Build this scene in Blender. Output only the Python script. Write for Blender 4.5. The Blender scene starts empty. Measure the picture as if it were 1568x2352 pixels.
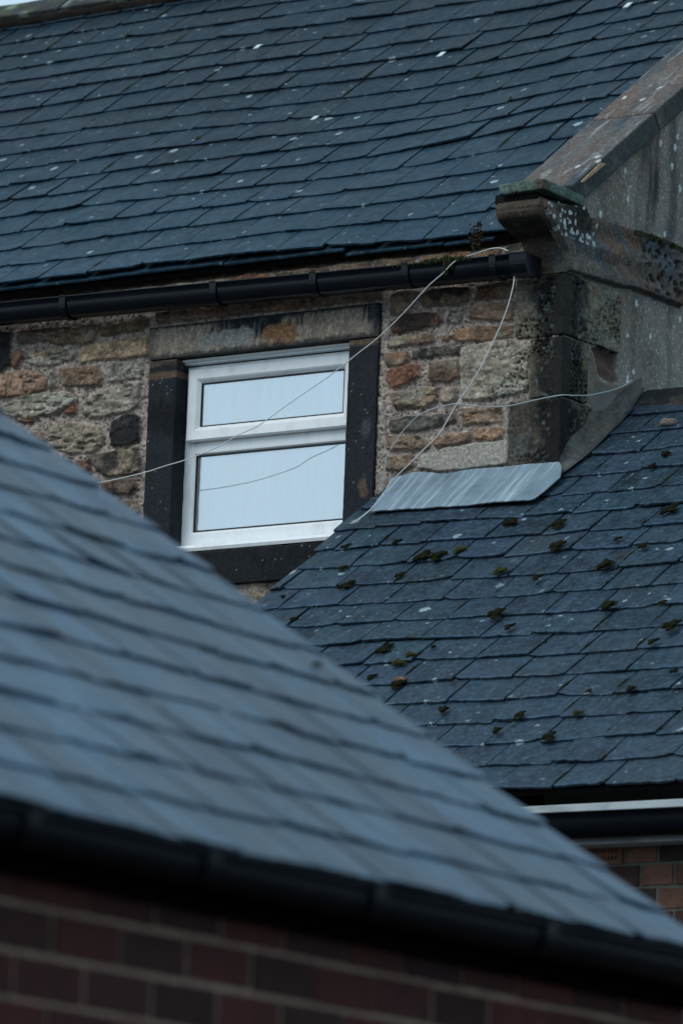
import bpy, math, random
import numpy as np
from mathutils import Vector, Matrix

# ------------------------------------------------------------------ camera, sky, sun, exposure
SC = bpy.context.scene
COL = SC.collection
K = 0.6272                     # photograph pixels -> 1568 px wide picture
F = 13500.0
EL, AZ, RO = math.radians(9.9787), math.radians(35.966), math.radians(2.2215)
PU, PV = math.radians(36.44), math.radians(34.0)      # pitches of the two stone/brick house roofs and the near roof
fw = np.array([-math.sin(AZ)*math.cos(EL), math.cos(AZ)*math.cos(EL), math.sin(EL)])
R0 = np.array([math.cos(AZ), math.sin(AZ), 0.0]); U0 = np.cross(R0, fw)
R2 = R0*math.cos(RO)+U0*math.sin(RO); U2 = -R0*math.sin(RO)+U0*math.cos(RO)
CAM = np.array([11.74685, -17.52728, 1.6])

cd = bpy.data.cameras.new('camera'); cam = bpy.data.objects.new('camera', cd); COL.objects.link(cam)
cd.sensor_fit = 'VERTICAL'; cd.sensor_height = 36.0; cd.lens = F/2352*36.0
cd.clip_start = 0.1; cd.clip_end = 2000
cam.matrix_world = Matrix(((R2[0], U2[0], -fw[0], CAM[0]), (R2[1], U2[1], -fw[1], CAM[1]), (R2[2], U2[2], -fw[2], CAM[2]), (0, 0, 0, 1)))
cd.dof.use_dof = True; cd.dof.focus_distance = 21.6; cd.dof.aperture_fstop = 5.2
SC.camera = cam

SUN_EL, SUN_AZ = math.radians(48), math.radians(-112)   # azimuth measured from +X, counter-clockwise
w = bpy.data.worlds.new('World'); SC.world = w; w.use_nodes = True
nt = w.node_tree; bg = nt.nodes['Background']
sky = nt.nodes.new('ShaderNodeTexSky'); sky.sky_type = 'NISHITA'; sky.sun_disc = False
sky.sun_elevation = SUN_EL; sky.sun_rotation = math.pi/2 - SUN_AZ
sky.air_density = 1.0; sky.dust_density = 1.2; sky.ozone_density = 1.6
# overcast: the clear sky seen through an even veil of blue-grey cloud
mxs = nt.nodes.new('ShaderNodeMix'); mxs.data_type = 'RGBA'; mxs.inputs[0].default_value = 0.80
nt.links.new(sky.outputs[0], mxs.inputs[6]); mxs.inputs[7].default_value = (6.1, 8.3, 9.9, 1)
nt.links.new(mxs.outputs[2], bg.inputs[0]); bg.inputs[1].default_value = 0.10
sl = bpy.data.lights.new('sun', 'SUN'); sl.energy = 1.35; sl.angle = math.radians(35); sl.color = (1.0, 0.97, 0.92)
so = bpy.data.objects.new('sun', sl); COL.objects.link(so)
sd = Vector((math.cos(SUN_EL)*math.cos(SUN_AZ), math.cos(SUN_EL)*math.sin(SUN_AZ), math.sin(SUN_EL)))
so.rotation_euler = sd.to_track_quat('Z', 'Y').to_euler(); so.location = (0, -10, 20)
SC.view_settings.view_transform = 'Standard'; SC.view_settings.look = 'None'
SC.view_settings.exposure = 0.06; SC.view_settings.gamma = 1.0
SC.cycles.max_bounces = 6

# ------------------------------------------------------------------ geometry helpers
def ray(x, y):                                   # x, y in the photograph's own pixels
    return fw + R2*((x*K-784)/F) - U2*((y*K-1176)/F)
def on(x, y, n, k):
    d = ray(x, y); n = np.array(n, float)
    return CAM + d*((k-CAM@n)/(d@n))
def onx(x, y, k): return on(x, y, (1, 0, 0), k)
def ony(x, y, k): return on(x, y, (0, 1, 0), k)
def onroof(x, y, z0, p, y0=0.0, off=0.0):        # plane z = z0 + tan(p)(y-y0)
    n = (0, -math.tan(p), 1.0); return on(x, y, n, z0 - math.tan(p)*y0 + off/math.cos(p))
def ZW(pts): return [(500+a/1.6505, 1100+b/1.6505) for a, b in pts]     # tracing grids
def ZL(pts): return [(a/2.24, 1050+b/2.24) for a, b in pts]
def ZR(pts): return [(1300+a/2.4123, 850+b/2.4123) for a, b in pts]
def ZQ(pts): return [(1250+a/1.2544, 1000+b/1.2544) for a, b in pts]
def ZK(pts): return [(1700+a/1.96, 550+b/1.96) for a, b in pts]
def ZT(pts): return [(1700+a/1.96, 1100+b/1.96) for a, b in pts]
def lin(c):
    c = np.array(c, float)/255.0
    return np.where(c <= 0.04045, c/12.92, ((c+0.055)/1.055)**2.4)

def _h(ix, iy, iz, s):
    n = (ix.astype(np.int64)*374761393 + iy.astype(np.int64)*668265263 + iz.astype(np.int64)*2147483647 + s*1274126177) & 0xffffffff
    n = ((n ^ (n >> 13))*1274126177) & 0xffffffff
    n = ((n ^ (n >> 16))*2246822519) & 0xffffffff
    return ((n ^ (n >> 15)) & 0xffffff)/float(0xffffff)
def vn(x, y, z, s=0):
    x, y, z = np.broadcast_arrays(x, y, z)
    ix, iy, iz = np.floor(x), np.floor(y), np.floor(z)
    fx, fy, fz = x-ix, y-iy, z-iz
    fx, fy, fz = [t*t*(3-2*t) for t in (fx, fy, fz)]
    o = 0
    for a in (0, 1):
        for b in (0, 1):
            for c in (0, 1):
                o = o + _h(ix+a, iy+b, iz+c, s)*(fx if a else 1-fx)*(fy if b else 1-fy)*(fz if c else 1-fz)
    return o*2-1
def fbm(x, y, z, s=0, o=4):
    t = 0; a = 1.0; f = 1.0; n = 0
    for k in range(o):
        t = t + a*vn(np.asarray(x)*f, np.asarray(y)*f, np.asarray(z)*f, s+k*17); n += a; a *= .5; f *= 2.03
    return t/n
def worley(x, y, s=0):
    ix, iy = np.floor(x), np.floor(y); best = np.full(np.shape(x), 9.0); rid = np.zeros(np.shape(x))
    for a in (-1, 0, 1):
        for b in (-1, 0, 1):
            cx = ix+a; cy = iy+b
            d = np.hypot(cx+_h(cx, cy, cx*0, s)-x, cy+_h(cx, cy, cx*0, s+5)-y)
            m = d < best; best = np.where(m, d, best); rid = np.where(m, _h(cx, cy, cx*0, s+9), rid)
    return best, rid
def sst(a, b, x):
    t = np.clip((x-a)/(b-a), 0, 1); return t*t*(3-2*t)
def sdf(poly, X, Y):                              # positive inside
    P = np.array(poly, float); d = np.full(X.shape, 1e9); ins = np.zeros(X.shape, bool)
    for i in range(len(P)):
        a = P[i]; b = P[(i+1) % len(P)]; e = b-a
        t = np.clip(((X-a[0])*e[0]+(Y-a[1])*e[1])/(e@e+1e-12), 0, 1)
        d = np.minimum(d, np.hypot(X-a[0]-t*e[0], Y-a[1]-t*e[1]))
        c = ((a[1] > Y) != (b[1] > Y)) & (X < (b[0]-a[0])*(Y-a[1])/((b[1]-a[1]) if b[1] != a[1] else 1e-9)+a[0])
        ins ^= c
    return np.where(ins, d, -d)

def link(name, me, mat, parent=None):
    o = bpy.data.objects.new(name, me); COL.objects.link(o)
    if mat: me.materials.append(mat)
    if parent:
        o.parent = parent; o.matrix_parent_inverse = Matrix.Translation(-parent_origin(parent))
    return o
ORG = {}
def parent_origin(p):
    return ORG.get(p.name, Vector((0, 0, 0)))
def thing(name, label, cat, loc, group=None):
    o = bpy.data.objects.new(name, None); COL.objects.link(o); o.location = loc; ORG[o.name] = Vector(loc)
    o['label'] = label; o['category'] = cat
    if group: o['group'] = group
    return o
def tag(o, label, cat, group=None, kind=None):
    o['label'] = label; o['category'] = cat
    if group: o['group'] = group
    if kind: o['kind'] = kind
    return o
def mesh_np(name, V, Q, mat, parent=None, col=None, smooth=True, mats=None):
    me = bpy.data.meshes.new(name); V = np.asarray(V, np.float32); Q = np.asarray(Q, np.int32); k = Q.shape[1]
    me.vertices.add(len(V)); me.vertices.foreach_set('co', V.ravel())
    me.loops.add(Q.size); me.loops.foreach_set('vertex_index', Q.ravel())
    me.polygons.add(len(Q)); me.polygons.foreach_set('loop_start', np.arange(0, Q.size, k, dtype=np.int32))
    me.polygons.foreach_set('loop_total', np.full(len(Q), k, np.int32))
    me.update(calc_edges=True)
    me.polygons.foreach_set('use_smooth', np.full(len(Q), smooth))
    if col is not None:
        ca = me.color_attributes.new('tint', 'FLOAT_COLOR', 'POINT')
        c4 = np.ones((len(V), 4), np.float32); c4[:, :3] = col; ca.data.foreach_set('color', c4.ravel())
    me.validate(); return link(name, me, mat, parent)
class MB:
    def __init__(s): s.v = []; s.f = []; s.c = []
    def add(s, vs, fs, c=(1, 1, 1)):
        n = len(s.v); s.v += [tuple(map(float, v)) for v in vs]; s.f += [tuple(i+n for i in f) for f in fs]; s.c += [c]*len(vs)
    def box(s, a, b, c=(1, 1, 1)):
        x0, y0, z0 = a; x1, y1, z1 = b
        s.add([(x0, y0, z0), (x1, y0, z0), (x1, y1, z0), (x0, y1, z0), (x0, y0, z1), (x1, y0, z1), (x1, y1, z1), (x0, y1, z1)],
              [(0, 3, 2, 1), (4, 5, 6, 7), (0, 1, 5, 4), (1, 2, 6, 5), (2, 3, 7, 6), (3, 0, 4, 7)], c)
    def loft(s, rows, closed=False, caps=False, c=(1, 1, 1)):
        n = len(rows[0]); vs = [p for r in rows for p in r]; fs = []
        m = n if closed else n-1
        for i in range(len(rows)-1):
            for j in range(m):
                fs.append((i*n+j, i*n+(j+1) % n, (i+1)*n+(j+1) % n, (i+1)*n+j))
        if caps: fs += [tuple(range(n-1, -1, -1)), tuple((len(rows)-1)*n+j for j in range(n))]
        s.add(vs, fs, c)
    def build(s, name, mat, parent=None, smooth=False, bevel=0):
        me = bpy.data.meshes.new(name); me.from_pydata(s.v, [], s.f)
        ca = me.color_attributes.new('tint', 'FLOAT_COLOR', 'POINT')
        ca.data.foreach_set('color', np.array([tuple(c)+(1,) for c in s.c], np.float32).ravel())
        if smooth: me.polygons.foreach_set('use_smooth', [True]*len(me.polygons))
        o = link(name, me, mat, parent)
        if bevel:
            b = o.modifiers.new('bevel', 'BEVEL'); b.width = bevel; b.segments = 2; b.limit_method = 'ANGLE'
        return o
def tube(mb, pts, r, n=6):
    pts = [np.array(p, float) for p in pts]; rows = []
    for i, p in enumerate(pts):
        t = pts[min(i+1, len(pts)-1)]-pts[max(i-1, 0)]; t /= np.linalg.norm(t)
        a = np.cross(t, (0.3, 0.2, 0.9)); a /= np.linalg.norm(a); b = np.cross(t, a)
        rows.append([p+r*(a*math.cos(q)+b*math.sin(q)) for q in [2*math.pi*k/n for k in range(n)]])
    mb.loft(rows, True, True)
def spline(P, n=8):
    P = [np.array(p, float) for p in P]; out = []
    Q = [2*P[0]-P[1]]+P+[2*P[-1]-P[-2]]
    for i in range(1, len(Q)-2):
        for k in range(n):
            t = k/n; out.append(0.5*((2*Q[i])+(-Q[i-1]+Q[i+1])*t+(2*Q[i-1]-5*Q[i]+4*Q[i+1]-Q[i+2])*t*t+(-Q[i-1]+3*Q[i]-3*Q[i+1]+Q[i+2])*t**3))
    out.append(P[-1]); return out

# ------------------------------------------------------------------ materials
def mat(name, rough=0.8, spec=0.5):
    m = bpy.data.materials.new(name); m.use_nodes = True; t = m.node_tree; b = t.nodes['Principled BSDF']
    b.inputs['Roughness'].default_value = rough; b.inputs['Specular IOR Level'].default_value = spec
    return m, t, b
def N(t, typ, **kw):
    n = t.nodes.new(typ)
    for k, v in kw.items():
        if k.startswith('_'): setattr(n, k[1:], v)
        else: n.inputs[k.replace('9', ' ')].default_value = v
    return n
def noise(t, scale, detail=4, rough=.55, vec=None, dist=0):
    n = N(t, 'ShaderNodeTexNoise', Scale=scale, Detail=detail, Roughness=rough, Distortion=dist)
    if vec is not None: t.links.new(vec, n.inputs['Vector'])
    return n.outputs['Fac']
def mp(t, v, a, b, c, d):
    n = N(t, 'ShaderNodeMapRange'); n.inputs[1].default_value = a; n.inputs[2].default_value = b
    n.inputs[3].default_value = c; n.inputs[4].default_value = d; t.links.new(v, n.inputs[0]); return n.outputs[0]
def mixc(t, f, a, b, mode='MIX'):
    n = t.nodes.new('ShaderNodeMix'); n.data_type = 'RGBA'; n.blend_type = mode
    for i, v in ((0, f), (6, a), (7, b)):
        if isinstance(v, (int, float)): n.inputs[i].default_value = v
        elif isinstance(v, (tuple, list)): n.inputs[i].default_value = tuple(v)+(1,)*(4-len(v))
        else: t.links.new(v, n.inputs[i])
    return n.outputs[2]
def mth(t, op, a, b=0.0):
    n = t.nodes.new('ShaderNodeMath'); n.operation = op
    for i, v in ((0, a), (1, b)):
        if isinstance(v, (int, float)): n.inputs[i].default_value = v
        else: t.links.new(v, n.inputs[i])
    return n.outputs[0]
def obj_vec(t, sc=(1, 1, 1), rot=(0, 0, 0)):
    c = t.nodes.new('ShaderNodeTexCoord'); m = N(t, 'ShaderNodeMapping'); m.inputs['Scale'].default_value = sc
    m.inputs['Rotation'].default_value = rot
    t.links.new(c.outputs['Object'], m.inputs['Vector']); return m.outputs['Vector']
def bump(t, b, h, strength=.4, dist=.004):
    n = N(t, 'ShaderNodeBump', Strength=strength, Distance=dist); t.links.new(h, n.inputs['Height']); t.links.new(n.outputs[0], b.inputs['Normal'])

def slate_mat(name, base, lichen=1.0, pale=(.30, .36, .38), dots=6.0, rough=(.42, .62), spec=.5, streak=.35, seed=0.0, bloom_light=None, wash=0):
    m, t, b = mat(name, .5, spec)
    v = obj_vec(t)
    mv = N(t, 'ShaderNodeMapping'); t.links.new(v, mv.inputs['Vector']); mv.inputs['Location'].default_value = (seed, seed*.7, seed*.3)
    v = mv.outputs['Vector']
    at = N(t, 'ShaderNodeVertexColor', _layer_name='tint')
    c = mixc(t, 1.0, base, at.outputs['Color'], 'MULTIPLY')
    # cloudy mottling and fine grain
    n1 = noise(t, 9, 5, .6, v); c = mixc(t, mp(t, n1, .38, .68, 0, .75), c, tuple(x*2.3 for x in base))
    n0 = noise(t, 26, 5, .7, v); c = mixc(t, mp(t, n0, .50, .72, 0, .6), c, tuple(x*3.0 for x in base)); c = mixc(t, mp(t, n0, .48, .3, 0, .7), c, tuple(x*.45 for x in base))
    ms = N(t, 'ShaderNodeMapping'); t.links.new(v, ms.inputs['Vector']); ms.inputs['Scale'].default_value = (40, 5, 8); ms.inputs['Rotation'].default_value = (0, 0, .25)
    n2 = noise(t, 1.0, 5, .7, ms.outputs[0]); c = mixc(t, mp(t, n2, .52, .8, 0, streak), c, pale)
    n3 = noise(t, 160, 3, .6, v); c = mixc(t, mp(t, n3, .3, .75, 0, .5), c, tuple(x*.5 for x in base))
    n5 = noise(t, 62, 5, .75, v); c = mixc(t, mp(t, n5, .52, .70, 0, .55), c, tuple(x*3.4+.008 for x in base)); c = mixc(t, mp(t, n5, .48, .32, 0, .75), c, tuple(x*.35 for x in base))
    if wash:       # damp streaks running down the slope
        mw = N(t, 'ShaderNodeMapping'); t.links.new(v, mw.inputs['Vector']); mw.inputs['Scale'].default_value = (4.5, .9, 1)
        nw = noise(t, 1.0, 4, .65, mw.outputs[0]); c = mixc(t, mp(t, nw, .44, .60, 0, wash), c, tuple(x*.28 for x in base)); c = mixc(t, mp(t, nw, .46, .34, 0, wash*.6), c, tuple(x*2.0 for x in base))
    if bloom_light:      # pale mottling plus painted brightness, growing toward the lower courses
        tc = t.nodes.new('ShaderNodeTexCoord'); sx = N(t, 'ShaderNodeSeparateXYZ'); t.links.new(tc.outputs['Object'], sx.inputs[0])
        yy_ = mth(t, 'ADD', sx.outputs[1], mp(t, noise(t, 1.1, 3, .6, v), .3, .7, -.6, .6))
        c = mixc(t, mth(t, 'MULTIPLY', mp(t, yy_, 0.0, bloom_light, 1, 0), mp(t, n0, .36, .62, .25, 1)), c, tuple(x*3.2 for x in base))
    # specks and round lichen spots
    for sc, rad, thr, amt in ((dots, .105, .62, .9), (dots*2.6, .12, .72, .75), (dots*8, .16, .8, .5)):
        vo = N(t, 'ShaderNodeTexVoronoi', _feature='F1', Scale=sc); vo.voronoi_dimensions = '2D'
        nd = N(t, 'ShaderNodeTexNoise', Scale=75.0); t.links.new(v, nd.inputs['Vector'])
        va = N(t, 'ShaderNodeVectorMath', _operation='MULTIPLY_ADD'); t.links.new(nd.outputs['Color'], va.inputs[0]); va.inputs[1].default_value = (.035, .035, 0); t.links.new(v, va.inputs[2])
        t.links.new(va.outputs[0], vo.inputs['Vector'])
        sp = N(t, 'ShaderNodeSeparateColor'); t.links.new(vo.outputs['Color'], sp.inputs[0])
        r = mth(t, 'MULTIPLY', sp.outputs[1], rad); dd = mth(t, 'SUBTRACT', r, vo.outputs['Distance'])
        f = mp(t, dd, -.01, .02, 0, amt*lichen); f = mth(t, 'MULTIPLY', f, mp(t, sp.outputs[0], thr, thr+.02, 0, 1))
        f = mth(t, 'MULTIPLY', f, mp(t, noise(t, 1.3, 2, .5, v), .42, .55, .25, 1))
        c = mixc(t, f, c, (.34, .43, .46))
    # green algae in places
    n4 = noise(t, 2.3, 4, .6, v); c = mixc(t, mp(t, n4, .58, .8, 0, .35), c, (.035, .05, .03))
    t.links.new(c, b.inputs['Base Color'])
    t.links.new(mp(t, n1, .3, .7, rough[0], rough[1]), b.inputs['Roughness'])
    b.inputs['Specular Tint'].default_value = (.66, .86, 1.0, 1)
    h = mth(t, 'ADD', mth(t, 'ADD', n2, mth(t, 'MULTIPLY', n3, .5)), n5); bump(t, b, h, .5, .004)
    return m
M = {}
M['slate_main'] = slate_mat('slate_upper_roof', (.0090, .0195, .0290), .8, dots=5.0, bloom_light=1.7, seed=1.3, spec=.09, rough=(.4, .6), streak=.30, pale=(.16, .21, .24))
M['slate_lower'] = slate_mat('slate_lower_roof', (.0190, .0345, .0495), .85, dots=5.0, streak=.30, seed=7.7, spec=.12, rough=(.4, .6), pale=(.17, .22, .26))
M['slate_near'] = slate_mat('slate_near_roof', (.025, .052, .080), .2, dots=6.0, rough=(.38, .5), streak=.25, seed=3.1, wash=.75)

def stone_mat(name, bscale=1.0, rough=.9, grain=1.0):
    m, t, b = mat(name, rough, .3); v = obj_vec(t)
    at = N(t, 'ShaderNodeVertexColor', _layer_name='tint'); c = at.outputs['Color']
    n1 = noise(t, 75, 6, .72, v); c = mixc(t, mp(t, n1, .36, .62, .75*grain, .0), c, mixc(t, 1.0, c, (.32, .33, .36), 'MULTIPLY')); c = mixc(t, mp(t, n1, .55, .68, 0, .5*grain), c, mixc(t, 1.0, c, (1.9, 1.85, 1.8), 'MULTIPLY'))
    n2 = noise(t, 260, 3, .6, v); c = mixc(t, mp(t, n2, .45, .75, 0, .35), c, mixc(t, 1.0, c, (1.6, 1.6, 1.6), 'MULTIPLY'))
    t.links.new(c, b.inputs['Base Color'])
    bump(t, b, mth(t, 'ADD', n1, mth(t, 'MULTIPLY', n2, .35)), .9*bscale, .006)
    return m
M['stone'] = stone_mat('sandstone_and_mortar')
M['render'] = stone_mat('cement_render', .4, grain=.45)

def plain(name, col, rough=.5, spec=.5, var=.25, vs=12, bs=.1, dirt=None, coat=0):
    m, t, b = mat(name, rough, spec); v = obj_vec(t)
    n = noise(t, vs, 5, .6, v); c = mixc(t, mp(t, n, .3, .75, 0, 1), col, tuple(x*(1-var) for x in col))
    if dirt:
        md = N(t, 'ShaderNodeMapping'); t.links.new(v, md.inputs['Vector']); md.inputs['Scale'].default_value = dirt[2]
        nd = noise(t, 1.0, 5, .65, md.outputs[0]); c = mixc(t, mp(t, nd, .5, .8, 0, dirt[1]), c, dirt[0])
    t.links.new(c, b.inputs['Base Color']); bump(t, b, noise(t, vs*12, 3, .6, v), bs, .002)
    t.links.new(mp(t, n, .3, .7, rough*.85, min(1, rough*1.2)), b.inputs['Roughness'])
    return m
M['upvc'] = plain('white_upvc', (.86, .89, .90), .28, .5, .05, 6, .02, ((.36, .35, .31), .42, (14, 60, 5)))
M['gasket'] = plain('black_gasket', (.012, .013, .015), .5)
M['gutter'] = plain('black_gutter_plastic', (.002, .004, .008), .25, .26, .4, 5, .03, ((.03, .035, .035), .1, (3, 9, 9)))
M['gutter_near'] = plain('black_gutter_near', (.002, .004, .007), .42, .10, .3, 5, .03)
M['lead'] = plain('weathered_lead', (.20, .28, .34), .6, .35, .45, 9, .3, ((.50, .60, .66), .9, (34, 2.0, 2.0)))
M['cable'] = plain('white_cable', (.72, .74, .72), .45, .5, .12, 30, .02)
M['cable_grey'] = plain('grey_cable', (.42, .47, .49), .5, .5, .2, 30, .02)
M['moss'] = plain('dark_moss', (.018, .020, .007), .95, .1, .7, 120, .8)
M['moss_green'] = plain('green_moss', (.050, .056, .016), .95, .1, .6, 140, .8)
M['plant'] = plain('withered_plant', (.060, .045, .032), .9, .1, .5, 90, .5)
M['deck'] = plain('dark_underlay', (.012, .012, .014), .95, .1)
M['ridge'] = plain('ridge_tile_clay', (.014, .017, .018), .7, .3, .5, 14, .5, ((.10, .13, .08), .5, (20, 20, 20)))
M['board'] = plain('weathered_white_board', (.50, .56, .58), .6, .3, .25, 8, .2, ((.10, .10, .08), .7, (6, 30, 30)))
M['darkboard'] = plain('black_stained_board', (.004, .0035, .0035), .8, .0, .3)
M['room'] = plain('pale_room_plaster', (.42, .45, .46), .9, .1, .05)
M['curtain'] = plain('pale_net_curtain', (.93, .95, .96), .9, .1, .05)
M['ground'] = plain('tarmac_ground', (.06, .06, .06), .9, .3, .3, 3, .4)
M['clip'] = plain('pale_metal_clip', (.60, .68, .70), .5, .4, .2)

def glass_mat(refl, nm='window_glass', bright_film=.0):
    m = bpy.data.materials.new(nm); m.use_nodes = True; t = m.node_tree
    for n in list(t.nodes):
        if n.type == 'BSDF_PRINCIPLED': t.nodes.remove(n)
    out = [n for n in t.nodes if n.type == 'OUTPUT_MATERIAL'][0]
    g = N(t, 'ShaderNodeBsdfGlossy', Roughness=0.0); g.inputs['Color'].default_value = (.93, .97, 1, 1)
    tr = N(t, 'ShaderNodeBsdfTransparent'); tr.inputs['Color'].default_value = (.93, .97, .98, 1)
    mx = N(t, 'ShaderNodeMixShader', Fac=refl); t.links.new(tr.outputs[0], mx.inputs[1]); t.links.new(g.outputs[0], mx.inputs[2])
    v = obj_vec(t, (7, 7, 1.3)); d_ = N(t, 'ShaderNodeBsdfDiffuse'); d_.inputs['Color'].default_value = (.86, .88, .88, 1)
    m2 = N(t, 'ShaderNodeMixShader'); t.links.new(mp(t, noise(t, 1.0, 4, .6, v), .35, .65, bright_film*.35, bright_film), m2.inputs[0])  # pale diffuse film, put in to brighten the pane unevenly
    t.links.new(mx.outputs[0], m2.inputs[1]); t.links.new(d_.outputs[0], m2.inputs[2]); t.links.new(m2.outputs[0], out.inputs['Surface']); return m
M['glass'] = glass_mat(.60, bright_film=.22); M['glass_in'] = glass_mat(.20, 'inner_window_glass')

def brick_mat(name, cols, mortar, course=.075, blen=.225, axis='x', joint=.012):
    """Bricks are real geometry; this only colours each by its tint attribute."""
    m, t, b = mat(name, .85, .3); v = obj_vec(t)
    at = N(t, 'ShaderNodeVertexColor', _layer_name='tint'); c = at.outputs['Color']
    n1 = noise(t, 22, 5, .65, v); c = mixc(t, mp(t, n1, .35, .65, 0, .6), c, mixc(t, 1.0, c, (.42, .40, .45), 'MULTIPLY'))
    n2 = noise(t, 120, 4, .6, v); c = mixc(t, mp(t, n2, .45, .75, 0, .3), c, mixc(t, 1.0, c, (1.7, 1.6, 1.5), 'MULTIPLY'))
    t.links.new(c, b.inputs['Base Color']); bump(t, b, n2, .5, .003); return m
M['brick'] = brick_mat('old_brick', None, None)

# ------------------------------------------------------------------ slates
COURSE = {}; JOINT = {}
def slates(name, frame, u0, u1, v1, gauge, width, mat_, parent, seed, lift=lambda u, v: 0.0, skip=None, thick=.006, jit=1.0, clip=None, tintvar=.28, head=.06):
    """frame = (origin, udir, vdir, ndir); real lapped slates in one roof covering, local coordinates along eaves (x) and slope (y)."""
    rnd = random.Random(seed); V = []; Fq = []; C = []; L = gauge*1.75
    k = 0; v = 0.0
    while v < v1:
        u = u0 - rnd.random()*width - (width/2 if k % 2 else 0)
        g = gauge
        while u < u1:
            w_ = width*(1+rnd.uniform(-.13, .13)*jit); gap = rnd.uniform(.005, .011)
            a, b_ = u+gap/2, u+w_-gap/2; u += w_
            if clip: a, b_ = max(a, clip[0]), min(b_, clip[1])
            if b_-a < .03: continue
            JOINT.setdefault(seed, []).append((b_+gap/2, v))
            if skip and skip((a+b_)/2, v): continue
            dv = rnd.gauss(0, .0035)*jit; rot = rnd.gauss(0, .009)*jit; lj = abs(rnd.gauss(0, .0022))*jit
            tw = rnd.gauss(0, .0012)*jit; tone = 1+rnd.uniform(-tintvar, tintvar)
            col = np.array((tone*rnd.uniform(.85, 1.30), tone*rnd.uniform(.95, 1.06), tone*rnd.uniform(.92, 1.16)))
            if rnd.random() < .06: col = col*.55
            nu = 9; chipL = rnd.uniform(.008, .028) if rnd.random() < .22 else 0; chipR = rnd.uniform(.008, .028) if rnd.random() < .22 else 0
            vtop = min(v+L, v1+.05); n0 = len(V); slope = 2.0*thick
            rows = []
            for j, tt in enumerate((0, .04, .35, 1.0)):
                for i in range(nu):
                    s = i/(nu-1); uu = a+(b_-a)*s
                    vv = v+dv+(vtop-v)*tt
                    if j == 0:
                        vv += rnd.gauss(0, .0016)*jit
                        if chipL and i < 2: vv += chipL*(1-i*.8)
                        if chipR and i > nu-3: vv += chipR*(1-(nu-1-i)*.8)
                    vv += rot*(s-.5)*w_*4*.25/.25
                    if i in (0, nu-1): uu += rnd.gauss(0, .0009)
                    z = slope*(1-tt)+lj*(1-tt)+tw*(s-.5)*2*(1-tt)+.0012*math.sin(s*3.1+k)*(1-tt)
                    z += lift(uu, vv)
                    if j == 0: z -= .0014+abs(rnd.gauss(0, .0006))
                    rows.append((uu, vv, z))
            bot = [(p[0]+rnd.gauss(0, .0008), p[1]+rnd.uniform(.0, .002), p[2]-thick*rnd.uniform(.85, 1.25)) for p in rows[:nu]]
            endL = [(rows[j*nu][0], rows[j*nu][1], rows[j*nu][2]-thick) for j in range(1, 4)]
            endR = [(rows[j*nu+nu-1][0], rows[j*nu+nu-1][1], rows[j*nu+nu-1][2]-thick) for j in range(1, 4)]
            V += rows+bot+endL+endR
            nb = n0+4*nu
            for j in range(3):
                for i in range(nu-1):
                    q = n0+j*nu+i; Fq.append((q, q+1, q+nu+1, q+nu))
            for i in range(nu-1): Fq.append((n0+i, nb+i, nb+i+1, n0+i+1))
            eL = nb+nu; eR = eL+3
            lo = [nb, eL, eL+1, eL+2]; lr = [nb+nu-1, eR, eR+1, eR+2]
            for j in range(3):
                Fq.append((n0+j*nu, n0+(j+1)*nu, lo[j+1], lo[j])); Fq.append((n0+j*nu+nu-1, lr[j], lr[j+1], n0+(j+1)*nu+nu-1))
            C += [col*(3.2 if rnd.random() < .7 else 1.0) for _ in range(nu)]+[col]*(len(V)-n0-nu)  # lower edge paler: chipped wear plus a painted highlight
        COURSE.setdefault(seed, []).append(v); v += g*(1+rnd.uniform(-.02, .02)); k += 1
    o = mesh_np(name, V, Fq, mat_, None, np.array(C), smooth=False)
    O, ud, vd, nd = [np.array(t_, float) for t_ in frame]
    mw = Matrix(((ud[0], vd[0], nd[0], O[0]), (ud[1], vd[1], nd[1], O[1]), (ud[2], vd[2], nd[2], O[2]), (0, 0, 0, 1)))
    o.parent = parent; o.matrix_parent_inverse = Matrix.Translation(-parent_origin(parent)); o.matrix_basis = mw
    return o
def placed(o, frame):
    O, ud, vd, nd = [np.array(t_, float) for t_ in frame]
    o.matrix_basis = Matrix(((ud[0], vd[0], nd[0], O[0]), (ud[1], vd[1], nd[1], O[1]), (ud[2], vd[2], nd[2], O[2]), (0, 0, 0, 1)))

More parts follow.
